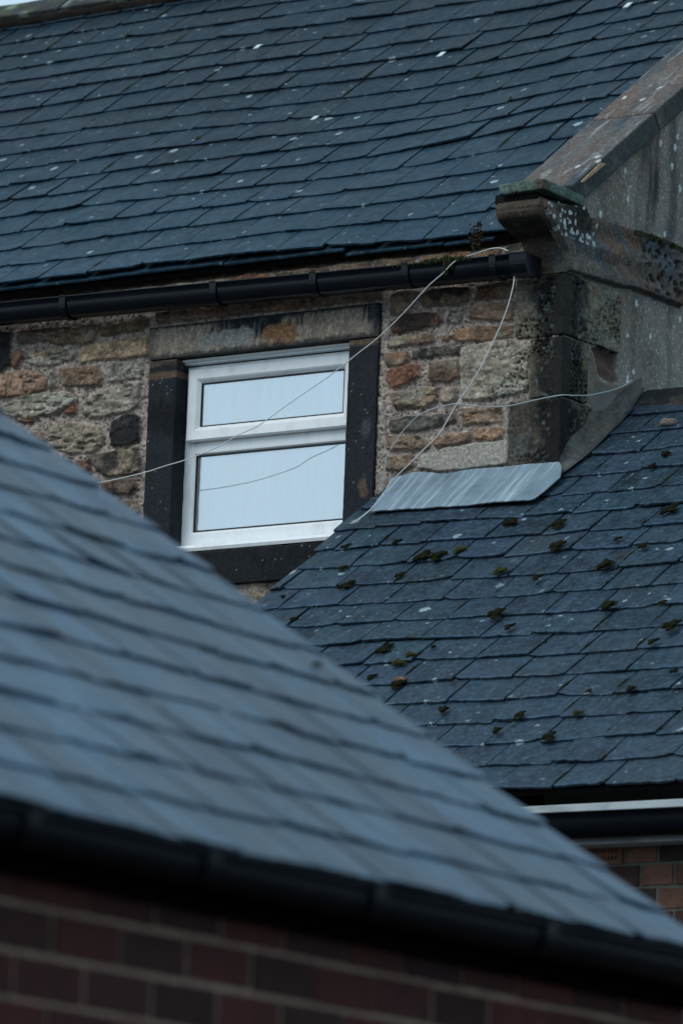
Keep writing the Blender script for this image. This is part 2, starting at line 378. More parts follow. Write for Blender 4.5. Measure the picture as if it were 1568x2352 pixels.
# ------------------------------------------------------------------ dense displaced stone blocks
def block(name, frame, size, mat_, parent, disp, colf, res=.004, rnd=.006, faces='xXyYzZ'):
    """Rounded box surface with displacement. frame origin = corner, size along the three axes."""
    O, a, b, c = [np.array(t_, float) for t_ in frame]; sx, sy, sz = size; Vs = []; Fs = []; n0 = 0
    def lattice(n, m): return np.meshgrid(np.linspace(0, 1, n), np.linspace(0, 1, m), indexing='ij')
    for f in faces:
        ax = 'xyz'.index(f.lower()); hi = f.isupper(); dims = [(sy, sz), (sx, sz), (sx, sy)][ax]
        n = max(2, int(dims[0]/res)+1); m = max(2, int(dims[1]/res)+1); P, Q = lattice(n, m); W = np.full(P.shape, 1.0 if hi else 0.0)
        X = [W, P, P][ax]*sx; Yy = [P, W, Q][ax]*sy; Z = [Q, Q, W][ax]*sz
        v = np.stack([X, Yy, Z], -1).reshape(-1, 3)
        i = np.arange(n-1)[:, None]*m+np.arange(m-1)[None]; q = np.stack([i, i+m, i+m+1, i+1], -1).reshape(-1, 4)
        if (ax == 1) == hi: q = q
        else: q = q
        flip = {'x': True, 'X': False, 'y': False, 'Y': True, 'z': True, 'Z': False}[f]
        if flip: q = q[:, ::-1]
        Vs.append(v); Fs.append(q+n0); n0 += len(v)
    V = np.concatenate(Vs); Q = np.concatenate(Fs); S = np.array(size)
    inner = np.clip(V, rnd, S-rnd); d = V-inner; L = np.linalg.norm(d, axis=1, keepdims=True)+1e-9; nrm = d/L
    V = inner+nrm*rnd
    # plane-face points have |d|=rnd already; corners are pulled in
    Wp = O+V[:, :1]*a+V[:, 1:2]*b+V[:, 2:3]*c
    h = disp(Wp, V, nrm); Wn = nrm[:, :1]*a+nrm[:, 1:2]*b+nrm[:, 2:3]*c
    Wd = Wp+Wn*h[:, None]
    return mesh_np(name, Wd, Q, mat_, parent, colf(Wp, V, nrm, h), smooth=True)
def mixv(a, b, t): return a*(1-t[:, None])+b*t[:, None]
AXW = lambda x, y, z: ((x, y, z), (1, 0, 0), (0, 1, 0), (0, 0, 1))
GAIN = 1.15
def C_(r, g, b): return lin((r, g, b))*GAIN*np.array((1.10, 1.0, .90))

# ================================================================== GROUND
g = MB(); g.add([(-400, -400, 0), (400, -400, 0), (400, 400, 0), (-400, 400, 0)], [(0, 1, 2, 3)])
o = g.build('ground', M['ground']); o['kind'] = 'structure'

# ================================================================== STONE HOUSE
EAVZ = 6.43                       # slate eaves height, at y = -.06
house = thing('stone_house', 'old sandstone house with black gutter, small white window and mossy slate roof', 'house', (-3.5, 0, 0))

# --- facade height field
def hmap_facade(x0, x1, z0, z1, res, stones, region, seed=0, extra=None):
    nx = int((x1-x0)/res)+1; nz = int((z1-z0)/res)+1
    X, Z = np.meshgrid(np.linspace(x0, x1, nx), np.linspace(z0, z1, nz), indexing='ij')
    H = .006*fbm(X*30, 0, Z*30, seed+1, 4)+.004*fbm(X*100, 0, Z*100, seed+2, 2)       # mortar bed
    mc = C_(158, 150, 146); n = fbm(X*55, 0, Z*55, seed+3, 4)
    Cc = mc[None, None]*(1+.55*n[..., None])
    wh = sst(.18, .5, fbm(X*26, 0, Z*26, seed+4, 4)); Cc = Cc*(1-wh[..., None]*.6)+C_(184, 178, 170)*wh[..., None]*.6
    pits = worley(X*90, Z*90, seed+6)
    pk = (pits[0] < .3) & (pits[1] > .72); H = np.where(pk, H-.006, H); Cc = np.where(pk[..., None], Cc*.25, Cc)
    wx = .008*fbm(X*26, 1.3, Z*26, seed+7, 4); wz = .008*fbm(X*26, 7.7, Z*26, seed+8, 4)
    for i, (poly, col, kind) in enumerate(stones):
        P = np.array(poly); a0, a1 = P[:, 0].min()-.02, P[:, 0].max()+.02; b0, b1 = P[:, 1].min()-.02, P[:, 1].max()+.02
        i0, i1 = np.searchsorted(X[:, 0], (a0, a1)); j0, j1 = np.searchsorted(Z[0], (b0, b1))
        if i1-i0 < 2 or j1-j0 < 2: continue
        sl_ = (slice(i0, i1), slice(j0, j1)); x, z = X[sl_], Z[sl_]
        d = sdf(P, x+wx[sl_], z+wz[sl_]); s = seed+100+i*7
        rr = random.Random(s)
        edge = sst(-.001, .006, d); face = .015+rr.uniform(-.003, .006)
        strat = fbm(x*13, i*3.1, z*62+1.2*fbm(x*9, i, z*9, s, 2), s, 4)
        rug = fbm(x*28, i*1.7, z*34, s+1, 4)
        hh = face*edge+edge*(.0070*rug+.0028*strat+.004*fbm(x*9, i, z*9, s+2, 2)+.0035*fbm(x*75, i, z*85, s+13, 3))
        base = C_(*col); base = base*.80+base.mean()*np.array((1.0, 1.0, .95))*.20; base = base*.88+base.mean()*.12; base = base*1.18*np.array((1.07, .98, .97)); v = fbm(x*14, i, z*20, s+3, 4); f2 = fbm(x*60, i, z*90, s+4, 3)
        cc = base[None, None]*(1+.55*v[..., None]+.55*f2[..., None])
        ck = np.abs(fbm(x*11, i*2.3, z*24, s+21, 3)); ckm = sst(.035, .0, ck)*sst(-.1, .25, fbm(x*8, i, z*8, s+22, 2)); hh = hh-.006*ckm*edge; cc = cc*(1-.65*ckm[..., None])
        cc = cc*(1-.40*sst(.1, .6, -strat)[..., None])
        if rr.random() < .65:                       # iron-rich banding
            r_ = sst(.15, .55, fbm(x*9+3, i, z*26, s+5, 3)); cc = cc*(1-.5*r_[..., None])+cc*np.array((1.35, .95, .62))*.5*r_[..., None]
        g_ = sst(.12, .5, fbm(x*8, i+9, z*12, s+8, 3)); cc = cc*(1-.45*g_[..., None])+np.array(C_(128, 134, 128))*.45*g_[..., None]*(base.mean()/.16)
        if kind == 'soot' or kind == 'dark':
            k_ = sst(-.25, .2, fbm(x*16, i, z*13, s+6, 3)+(.35 if kind == 'dark' else 0)); cc = cc*(1-.82*k_[..., None])+C_(26, 30, 34)*.82*k_[..., None]
        if kind == 'pit':
            w1, r1 = worley(x*52, z*66, s); w3, r3 = worley(x*120, z*140, s+5); pm = np.maximum(sst(.5*r1+.08, .08, w1)*(r1 > .35), .7*sst(.4, .12, w3)*(r3 > .6))*sst(-.3, .3, fbm(x*7, 2, z*9, s+9, 2)+.1)
            hh = hh-.014*pm*edge; cc = cc*(1-.85*pm[..., None])
        if kind == 'strata':
            st = sst(.12, .45, fbm(x*22+.8*fbm(x*9, i, z*9, s, 2), i, z*95, s+12, 4)); hh = hh-.006*st*edge; cc = cc*(1-.7*st[..., None])
        if kind == 'patch':
            hh = edge*(.013+.0030*rug); cc = C_(*col)[None, None]*(1+.10*v[..., None]+.06*f2[..., None])
        m = edge[..., None]
        Cc[sl_] = Cc[sl_]*(1-m)+np.clip(cc, .004, .8)*m; H[sl_] = H[sl_]*(1-edge)+hh*edge
        # dark shadow-catching crevice round part of each stone
        cr = np.exp(-((d+.001)/.0028)**2)*sst(-.1, .5, fbm(x*25, i, z*25, s+11, 2)); H[sl_] -= .006*cr
    if extra: H, Cc = extra(X, Z, H, Cc)
    return X, Z, H, Cc
def stones2d(L, f): return [([tuple(ony(px, py, 0.0)[[0, 2]]) for px, py in f(p)], c, k) for p, c, k in L]
SL = [([(150,395),(230,380),(375,400),(385,465),(250,470),(165,475),(140,430)],(98,94,82),''),
([(395,395),(520,360),(700,330),(825,340),(790,420),(740,465),(470,485),(400,460)],(122,102,74),''),
([(835,330),(1000,290),(1235,255),(1228,330),(1150,365),(960,400),(835,415)],(98,84,62),''),
([(125,372),(300,345),(560,325),(800,305),(820,325),(520,350),(390,385),(140,392)],(80,64,46),''),
([(120,560),(150,515),(210,530),(215,570),(160,670),(105,665)],(118,88,64),''),
([(265,520),(440,500),(640,510),(650,555),(590,610),(420,655),(300,655),(215,620),(205,590)],(136,142,132),'strata'),
([(670,490),(760,465),(960,430),(1222,390),(1222,570),(1000,600),(800,610),(660,640)],(142,128,98),''),
([(0,740),(90,700),(230,680),(330,705),(400,760),(395,850),(260,895),(60,920),(-60,925),(-60,760)],(138,116,92),'strata'),
([(405,690),(455,685),(462,830),(405,845)],(122,124,114),''),
([(500,670),(620,650),(830,645),(850,760),(830,820),(640,825),(520,820),(495,760)],(122,102,78),''),
([(875,650),(960,615),(1180,595),(1190,680),(1160,760),(960,785),(865,790),(890,700)],(128,134,124),''),
([(20,1020),(90,950),(200,890),(420,860),(560,850),(650,920),(620,960),(440,1060),(260,1090),(120,1085),(30,1050)],(136,140,126),'strata'),
([(520,1040),(640,945),(640,1045),(560,1048)],(112,72,48),''),
([(690,880),(960,810),(1165,770),(1160,960),(1080,1030),(820,1080),(740,1095),(680,1050),(670,980)],(140,140,128),'strata'),
([(130,1085),(230,1080),(300,1095),(270,1120),(160,1120)],(112,70,46),''),
([(405,1180),(470,1120),(620,1105),(840,1140),(865,1220),(850,1310),(760,1370),(560,1375),(440,1330),(400,1290)],(130,126,108),'strata'),
([(925,1120),(1000,1060),(1120,1035),(1165,1070),(1170,1250),(1100,1300),(930,1325),(910,1220)],(60,66,70),'dark'),
([(255,1180),(370,1190),(390,1290),(300,1270)],(110,98,80),''),
([(785,1370),(960,1340),(1140,1315),(1170,1400),(1160,1520),(1100,1560),(960,1570),(860,1560),(790,1500)],(120,112,94),'soot'),
([(630,1430),(775,1400),(755,1500),(700,1560),(650,1500)],(100,78,58),''),
([(420,1400),(600,1420),(640,1520),(560,1570),(430,1520)],(104,98,82),'soot'),
([(830,1610),(1000,1580),(1140,1575),(1145,1650),(1080,1710),(940,1715),(850,1680)],(96,74,60),'soot'),
([(1000,1750),(1150,1740),(1165,1850),(1120,1890),(1000,1870)],(124,112,90),''),
([(-80,365),(108,362),(102,640),(20,712),(-80,700)],(52,54,56),'dark')]
SR = [([(315,560),(420,510),(560,505),(555,600),(470,740),(320,745),(315,640)],(116,102,84),''),
([(590,545),(700,500),(1020,470),(1030,600),(960,655),(600,665),(585,620)],(98,84,66),'soot'),
([(1050,600),(1100,470),(1405,415),(1405,585),(1230,612),(1060,620)],(100,74,52),''),
([(310,790),(450,720),(600,700),(740,705),(770,760),(760,820),(560,870),(420,905),(320,900)],(106,76,56),'soot'),
([(830,720),(965,670),(960,760),(930,820),(800,815)],(120,124,116),'strata'),
([(1035,645),(1230,625),(1410,605),(1405,785),(1200,790),(1010,775),(1005,710)],(122,102,82),''),
([(850,920),(920,850),(1100,825),(1400,820),(1405,890),(1330,940),(1120,985),(930,975),(840,950)],(132,108,78),''),
([(285,960),(330,920),(690,885),(695,985),(480,1010),(290,1028)],(128,116,92),''),
([(505,1040),(640,1010),(860,980),(930,1000),(925,1090),(740,1110),(512,1133)],(96,98,92),'soot'),
([(265,1075),(400,1055),(488,1050),(490,1140),(440,1182),(280,1198)],(118,92,70),''),
([(750,930),(800,900),(835,960),(780,970)],(120,98,72),'')]
SQ = [([(210,500),(215,450),(300,420),(365,415),(365,480),(290,520),(240,535)],(124,82,58),''),
([(402,408),(545,395),(543,480),(500,505),(407,505)],(116,94,74),''),
([(215,545),(300,540),(360,522),(450,522),(440,590),(380,625),(250,630),(238,590)],(122,112,92),'strata'),
([(460,525),(532,520),(528,580),(500,608),(452,600)],(134,128,114),''),
([(555,340),(700,310),(905,298),(880,370),(862,430),(868,540),(760,572),(640,588),(552,590),(545,420)],(140,140,126),'pit'),
([(220,672),(330,652),(525,642),(538,680),(480,705),(360,730),(220,735)],(96,98,92),'soot'),
([(552,622),(742,612),(748,690),(640,698),(555,700)],(130,116,96),'strata'),
([(207,748),(360,742),(418,790),(380,815),(212,820)],(126,112,90),'strata'),
([(428,760),(500,735),(598,725),(598,778),(480,800),(428,800)],(128,108,84),''),
([(605,715),(740,700),(748,750),(700,773),(607,773)],(140,114,86),''),
([(215,842),(330,832),(342,888),(280,915),(202,915)],(122,102,78),'')]
PATCH = [([(345,902),(372,832),(500,795),(758,762),(756,590),(776,588),(772,880),(600,905),(480,918)],(160,160,156),'patch')]
ST = stones2d(SL, ZL)+stones2d(SR, ZR)+stones2d(SQ, ZQ)+stones2d(PATCH, ZQ)
# long thin dressed stone over the lintel
ST.append(([tuple(ony(x, y, 0)[[0, 2]]) for x, y in ((578, 1190), (1408, 1098), (1408, 1050), (575, 1140))], (112, 92, 76), ''))
# plain rubble coursing where the photograph shows none of it clearly
def generic(x0, x1, z0, z1, seed, ok):
    rnd = random.Random(seed); out = []; z = z0
    while z < z1:
        h = rnd.uniform(.07, .13); x = x0-rnd.random()*.2
        while x < x1:
            l = rnd.uniform(.12, .30); a, b, c, d = x+.006, x+l-.006, z+.006, min(z+h, z1)-.006; x += l
            if d-c < .02 or not ok((a+b)/2, (c+d)/2): continue
            j = lambda s=.012: rnd.uniform(-s, s)
            P = [(a+j(), c+abs(j())), ((a+b)/2, c+j(.006)), (b+j(), c+abs(j())), (b+j(.006), (c+d)/2), (b-abs(j(.02)), d-abs(j())), ((a+b)/2, d+j(.006)), (a+abs(j(.02)), d-abs(j())), (a+j(.006), (c+d)/2)]
            out.append((P, rnd.choice([(124, 104, 80), (104, 92, 72), (130, 126, 112), (110, 80, 58), (140, 122, 94)]), rnd.choice(['', '', 'strata', 'soot'])))
        z += h
    return out
zL = lambda x: 5.30
def free(x, z):
    if z > 6.285: return True
    if x < -2.62: return True
    if x < -1.9: return z < 5.36
    if x > -.8: return z < 5.44
    return z < 5.15
ST = generic(-3.4, 0.0, 4.3, 6.285, 5, free)+generic(-3.4, 0.0, 6.290, 6.45, 8, lambda x, z: True)+ST
def hole(X, Z, H, Cc):
    return H, Cc
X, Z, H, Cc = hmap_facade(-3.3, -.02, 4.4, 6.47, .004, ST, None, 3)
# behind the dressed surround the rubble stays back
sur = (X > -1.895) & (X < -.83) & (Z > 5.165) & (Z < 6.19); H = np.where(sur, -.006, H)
wh_ = sst(6.355, 6.385, Z+.010*fbm(X*7, 0, Z*7, 88, 3)); H = H-.050*wh_; Cc = Cc*(1-.5*wh_[..., None])  # wall head set back, its colour darkened to deepen the eaves shadow
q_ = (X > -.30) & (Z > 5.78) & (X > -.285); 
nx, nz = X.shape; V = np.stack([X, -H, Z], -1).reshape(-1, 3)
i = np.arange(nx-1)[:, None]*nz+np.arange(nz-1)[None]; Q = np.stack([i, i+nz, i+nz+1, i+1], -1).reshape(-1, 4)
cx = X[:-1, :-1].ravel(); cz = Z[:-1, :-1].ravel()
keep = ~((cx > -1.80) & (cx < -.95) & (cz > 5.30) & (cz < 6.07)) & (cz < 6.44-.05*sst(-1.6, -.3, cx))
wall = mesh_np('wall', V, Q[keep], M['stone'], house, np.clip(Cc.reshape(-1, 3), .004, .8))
# plainer continuation of the rubble wall out of view, and the solid body behind
X, Z, H, Cc = hmap_facade(-7.0, -3.3, 0.0, 6.47, .03, generic(-7, -3.3, 0, 6.47, 21, lambda x, z: True), None, 4)
def grid_obj(name, X, Z, H, Cc, parent, mat_):
    nx, nz = X.shape; V = np.stack([X, -H, Z], -1).reshape(-1, 3); i = np.arange(nx-1)[:, None]*nz+np.arange(nz-1)[None]
    Q = np.stack([i, i+nz, i+nz+1, i+1], -1).reshape(-1, 4); return mesh_np(name, V, Q, mat_, parent, np.clip(Cc.reshape(-1, 3), .004, .8))
grid_obj('wall', X, Z, H, Cc, house, M['stone'])
X, Z, H, Cc = hmap_facade(-3.3, -.01, 0.0, 4.4, .03, generic(-3.3, 0, 0, 4.4, 22, lambda x, z: True), None, 4)
grid_obj('wall', X, Z, H, Cc, house, M['stone'])
bk = MB(); sc_ = tuple(C_(110, 98, 80)); bt = .35
bk.box((-7, .012, 0), (-1.80, bt, 6.36), sc_); bk.box((-.95, .012, 0), (-.14, bt, 6.36), sc_)
bk.box((-1.80, .012, 0), (-.95, bt, 5.30), sc_); bk.box((-1.80, .012, 6.07), (-.95, bt, 6.36), sc_)
bk.box((-7, bt, 0), (-6.7, 5.9, 6.40), sc_); bk.box((-7, 5.9, 0), (0, 6.2, 6.40), sc_)
bk.build('inner_wall', M['stone'], house)

# --- dressed stones round the window
def dressed(seed, base, dark, streaks=0.6, dark_amt=.5, patches=()):
    def disp(P, V, n): return .0018*fbm(P[:, 0]*30, P[:, 1]*30, P[:, 2]*30, seed, 4)+.0012*fbm(P[:, 0]*160, P[:, 1]*60, P[:, 2]*40, seed+1, 2)
    def colf(P, V, n, h):
        a = fbm(P[:, 0]*5, P[:, 1]*8, P[:, 2]*6, seed+2, 4); t = sst(.35-dark_amt, .75-dark_amt, a+.25*fbm(P[:, 0]*90, 0, P[:, 2]*14, seed+3, 3)+.1)
        c = mixv(np.tile(C_(*base), (len(P), 1)), np.tile(C_(*dark), (len(P), 1)), t)
        s = fbm(P[:, 0]*140, P[:, 1]*100, P[:, 2]*22, seed+4, 3); c = c*(1+streaks*s[:, None])
        sp = worley(P[:, 0]*110, P[:, 2]*110, seed); w_ = (sp[0] < .13) & (sp[1] > .965); c = np.where(w_[:, None], C_(170, 180, 180)*.8, c)
        for (x0, x1, z0, z1, cc) in patches:
            d = np.minimum(np.minimum(P[:, 0]-x0, x1-P[:, 0]), np.minimum(P[:, 2]-z0, z1-P[:, 2]))
            m = sst(-.004, .006, d+.04*fbm(P[:, 0]*22, 3, P[:, 2]*30, seed+6, 4)); c = mixv(c, np.tile(C_(*cc), (len(P), 1))*(1+.12*s[:, None]), m)
        return np.clip(c, .003, .8)
    return disp, colf
d_, c_ = dressed(11, (136, 130, 122), (22, 32, 42), .45, .18, ((-1.66, -1.42, 6.085, 6.15, (128, 134, 136)), (-1.35, -1.2, 6.075, 6.155, (126, 98, 74))))
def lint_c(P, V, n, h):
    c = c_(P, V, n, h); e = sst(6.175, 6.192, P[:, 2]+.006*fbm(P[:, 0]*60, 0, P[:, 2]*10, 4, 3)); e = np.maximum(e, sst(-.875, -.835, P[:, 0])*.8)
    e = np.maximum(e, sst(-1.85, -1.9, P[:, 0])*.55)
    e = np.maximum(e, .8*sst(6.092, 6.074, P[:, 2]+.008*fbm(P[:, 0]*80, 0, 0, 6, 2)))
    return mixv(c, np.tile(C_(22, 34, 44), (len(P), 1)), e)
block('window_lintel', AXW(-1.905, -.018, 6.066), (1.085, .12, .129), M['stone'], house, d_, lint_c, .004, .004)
def jamb_cols(seed, x0, topz):
    d1, c1 = dressed(seed, (34, 40, 48), (16, 21, 28), .35, .2)
    def colf(P, V, n, h):
        c = c1(P, V, n, h)
        b_ = np.where(P[:, 2] > topz, 1, 0)*sst(-.5, .3, fbm(P[:, 0]*6, 0, P[:, 2]*40, seed, 3)+.2*0+(P[:, 2]-topz-.04)*9)
        c = mixv(c, np.tile(C_(108, 92, 78), (len(P), 1))*(1+.3*fbm(P[:, 0]*8, 0, P[:, 2]*90, seed, 3))[:, None], np.clip(b_, 0, 1)*.8)
        pass
        if seed == 23:
            for zc, r in ((5.50, .055), (5.72, .05)):
                q = sst(1, .4, np.hypot((P[:, 0]+.865)/.028, (P[:, 2]-zc)/r)+.5*fbm(P[:, 0]*30, 0, P[:, 2]*30, 5, 3)); c = mixv(c, np.tile(C_(96, 82, 74) if zc < 5.6 else C_(66, 74, 80), (len(P), 1)), q*.85)
        return np.clip(c, .003, .8)
    return d1, colf
d_, c_2 = jamb_cols(17, -1.9, 5.985); block('window_jamb', AXW(-1.90, -.014, 5.30), (.133, .16, .762), M['stone'], house, d_, c_2, .004, .004)
d_, c_3 = jamb_cols(23, -.95, 6.01); block('window_jamb', AXW(-.957, -.014, 5.30), (.135, .16, .762), M['stone'], house, d_, c_3, .004, .004)
d_, c_4 = dressed(31, (26, 31, 36), (14, 19, 24), .3, .4)
block('window_sill', AXW(-1.93, -.035, 5.163), (1.14, .22, .133), M['stone'], house, d_, c_4, .004, .005)

# --- window
def ring(mb, x0, x1, z0, z1, prof, c=(1, 1, 1)):
    """mitred frame: prof = [(inset, y), ...] walked from the outside in."""
    rows = []
    for (ins, y) in prof:
        rows.append([(x0+ins, y, z0+ins), (x1-ins, y, z0+ins), (x1-ins, y, z1-ins), (x0+ins, y, z1-ins)])
    mb.loft(rows, True, False, c)
WX0, WX1, WZ0, WZ1 = -1.772, -.955, 5.322, 6.052
m = MB(); FY = .062
ring(m, WX0, WX1, WZ0+.02, WZ1-.012, [(0, .12), (0, FY), (.044, FY), (.047, FY+.002), (.058, FY+.014), (.058, .12)])
m.box((WX0+.05, FY+.002, 5.700), (WX1-.05, .12, 5.752))              # transom
m.loft([[(WX0+.044, FY+.0015, 5.735), (WX1-.044, FY+.0015, 5.735)], [(WX0+.044, FY+.0015, 5.704), (WX1-.044, FY+.0015, 5.704)], [(WX0+.05, FY+.014, 5.690), (WX1-.05, FY+.014, 5.690)], [(WX0+.05, .1, 5.690), (WX1-.05, .1, 5.690)]])
win = m.build('window', M['upvc'], house)
def sub(name, mb, mt, par, **kw): return mb.build(name, mt, par, **kw)
m = MB(); m.loft([[(WX0-.0, .010, WZ0-.012), (WX1, .010, WZ0-.012)], [(WX0, .006, WZ0), (WX1, .006, WZ0)], [(WX0, .012, WZ0+.012), (WX1, .012, WZ0+.012)], [(WX0, .058, WZ0+.020), (WX1, .058, WZ0+.020)]]); sub('sill_trim', m, M['upvc'], win)
m = MB()
m.loft([[(WX0-.02, .050, 6.066), (WX1, .050, 6.066)], [(WX0-.02, .020, 6.062), (WX1, .020, 6.062)], [(WX0-.02, .020, 6.055), (WX1, .020, 6.055)], [(WX0-.02, .036, 6.053), (WX1, .036, 6.053)], [(WX0-.02, .036, 6.046), (WX1, .036, 6.046)], [(WX0-.02, .058, 6.044), (WX1, .058, 6.044)]])
sub('head_trim', m, M['upvc'], win)
m = MB(); SX0, SX1, SZ0, SZ1 = WX0+.022, WX1-.008, 5.744, 6.028
ring(m, SX0, SX1, SZ0, SZ1, [(0, FY), (0, FY-.020), (.006, FY-.026), (.040, FY-.024), (.046, FY-.020), (.060, FY-.006), (.060, .1)])
sub('sash', m, M['upvc'], win)
def glazing(x0, x1, z0, z1, y):
    m = MB(); ring(m, x0-.005, x1+.005, z0-.005, z1+.005, [(0, y-.004), (.005, y-.004), (.0075, y+.001), (.0075, y+.03)]); sub('gasket', m, M['gasket'], win)
    for dy in (.002, .020):
        m = MB(); m.box((x0-.004, y+dy, z0-.004), (x1+.004, y+dy+.003, z1+.004)); sub('pane', m, M['glass' if dy < .01 else 'glass_in'], win)
glazing(SX0+.060, SX1-.060, SZ0+.060, SZ1-.060, FY-.006)
glazing(WX0+.058, WX1-.058, WZ0+.078, 5.690, FY+.012)
# room behind and the curtain
m = MB()
m.add([(-3, 2.4, 4.6), (-.3, 2.4, 4.6), (-.3, 2.4, 6.38), (-3, 2.4, 6.38)], [(0, 1, 2, 3)])
m.add([(-3, .36, 4.6), (-3, 2.4, 4.6), (-3, 2.4, 6.38), (-3, .36, 6.38)], [(0, 1, 2, 3)]); m.add([(-.3, .36, 4.6), (-.3, 2.4, 4.6), (-.3, 2.4, 6.38), (-.3, .36, 6.38)], [(0, 1, 2, 3)])
m.add([(-3, .36, 4.6), (-.3, .36, 4.6), (-.3, 2.4, 4.6), (-3, 2.4, 4.6)], [(0, 1, 2, 3)]); m.add([(-3, .36, 6.38), (-.3, .36, 6.38), (-.3, 2.4, 6.38), (-3, 2.4, 6.38)], [(0, 1, 2, 3)])
m.build('room_lining', M['room'], house)
m = MB(); xs = np.linspace(-1.76, -1.33, 90)
rows = [[(x, .118+.010*math.sin(x*95+.6*math.sin(z*2))+.006*math.sin(x*41), z) for x in xs] for z in np.linspace(5.25, 6.1, 6)]
rows2 = [[(x, y+.002, z) for x, y, z in r] for r in rows]
m.loft(rows); m.loft(rows2)
cu = m.build('curtain', M['curtain'], smooth=True); tag(cu, 'pale net curtain drawn across the left half behind the white window', 'curtain')
# --- quoins on the corner
def pitted(seed, base, dark, pit=.012, psc=(70, 70), edge_dark=True, pitthr=.35, topz=None):
    def fld(P, n):
        a = np.where(np.abs(n[:, 0]) > np.abs(n[:, 1]), P[:, 1], P[:, 0])
        w1, r1 = worley(a*psc[0]+.5*fbm(P[:, 0]*20, P[:, 1]*20, P[:, 2]*20, seed, 2), P[:, 2]*psc[1], seed)
        area = sst(-.25, .25, fbm(P[:, 0]*6, P[:, 1]*6, P[:, 2]*8, seed+3, 2)+.12)
        away = sst(.015, .075, np.where(np.abs(n[:, 0]) > np.abs(n[:, 1]), np.abs(P[:, 1]), np.abs(P[:, 0])))
        w3, r3 = worley(a*psc[0]*2.1, P[:, 2]*psc[1]*2.1, seed+40)
        return np.maximum(sst(.55*r1+.1, .10, w1)*(r1 > pitthr), .6*sst(.4, .1, w3)*(r3 > .55))*area*away, away
    def disp(P, V, n):
        p_, aw = fld(P, n)
        return -pit*p_+.009*fbm(P[:, 0]*16, P[:, 1]*16, P[:, 2]*16, seed+5, 4)*aw+.0045*fbm(P[:, 0]*60, P[:, 1]*60, P[:, 2]*60, seed+6, 3)*(.4+.6*aw)
    def colf(P, V, n, h):
        p_, aw = fld(P, n); f = fbm(P[:, 0]*22, P[:, 1]*22, P[:, 2]*26, seed+7, 4)
        c = np.tile(C_(*base), (len(P), 1))*(1+.6*f[:, None]+.5*fbm(P[:, 0]*75, P[:, 1]*75, P[:, 2]*75, seed+11, 3)[:, None])
        g_ = sst(.0, .5, fbm(P[:, 0]*10, P[:, 1]*10, P[:, 2]*10, seed+8, 3)); c = mixv(c, np.tile(C_(104, 116, 118), (len(P), 1)), g_*.45)
        dd = np.where(np.abs(n[:, 0]) > np.abs(n[:, 1]), np.abs(P[:, 1]), np.abs(P[:, 0]))
        k_ = sst(.17, .06, dd+.09*fbm(P[:, 0]*22, P[:, 1]*22, P[:, 2]*13, seed+9, 4)) if edge_dark else 0*dd
        c = mixv(c, np.tile(C_(*dark), (len(P), 1)), k_*.93)
        we = sst(.12, .35, fbm(P[:, 0]*48, P[:, 1]*48, P[:, 2]*40, seed+13, 3))*sst(.02, .05, dd); c = mixv(c, np.tile(C_(98, 110, 114), (len(P), 1)), we*.55*k_)
        c = c*(1-.75*p_[:, None])
        return np.clip(c, .003, .8)
    return disp, colf
qz = [ (ony(*ZK([(715, 878)])[0], -.01)[2]), ony(*ZT([(692, 248)])[0], -.01)[2], ony(*ZT([(685, 690)])[0], -.01)[2], 5.44 ]
xq = lambda px: ony(*ZT([px])[0], -.012)[0]
yq = lambda px: onx(*ZT([px])[0], .01)[1]
QJ = .0035
def quoin(x0, y1, z0, z1, D):
    block('quoin_stone', AXW(x0, -.014, z0+QJ), (.008-x0, y1+.014, z1-z0-2*QJ), M['stone'], house, D[0], D[1], .0035, .006, 'xXyYzZ')
quoin(xq((368, 130)), yq((1125, 200)), qz[1], qz[0], pitted(41, (116, 112, 100), (15, 20, 24), .014, (60, 60)))
quoin(xq((465, 420)), yq((893, 500)), qz[2], qz[1], pitted(42, (106, 100, 88), (16, 20, 22), .015, (68, 74), pitthr=.25))
quoin(xq((318, 900)), yq((915, 860)), qz[3]-.12, qz[2], pitted(43, (78, 74, 68), (14, 17, 20), .006, (60, 70), pitthr=.5))
quoin(-.33, .33, 4.9, qz[3]-.12, pitted(44, (84, 76, 66), (24, 28, 30), .006, (60, 70)))

# --- gable wall: cement render field, hollow with old stone, coarse continuation
GX = -.004
y0, y1, z0, z1 = .0, 3.0, 5.2, 8.9
res = .0055; ny = int((y1-y0)/res)+1; nz = int((z1-z0)/res)+1
Yg, Zg = np.meshgrid(np.linspace(y0, y1, ny), np.linspace(z0, z1, nz), indexing='ij')
Hg = .0022*fbm(Yg*9, 1, Zg*9, 71, 4)+.0010*fbm(Yg*70, 1, Zg*70, 72, 3)
base = C_(112, 113, 112); cg = base[None, None]*(1+.45*fbm(Yg*7, 2, Zg*5, 73, 5)+.28*fbm(Yg*70, 2, Zg*60, 74, 3))[..., None]
br = sst(.0, .5, fbm(Yg*3.5, 3, Zg*2.5, 75, 4)); cg = cg*(1-.5*br[..., None])+C_(108, 98, 88)*.5*br[..., None]
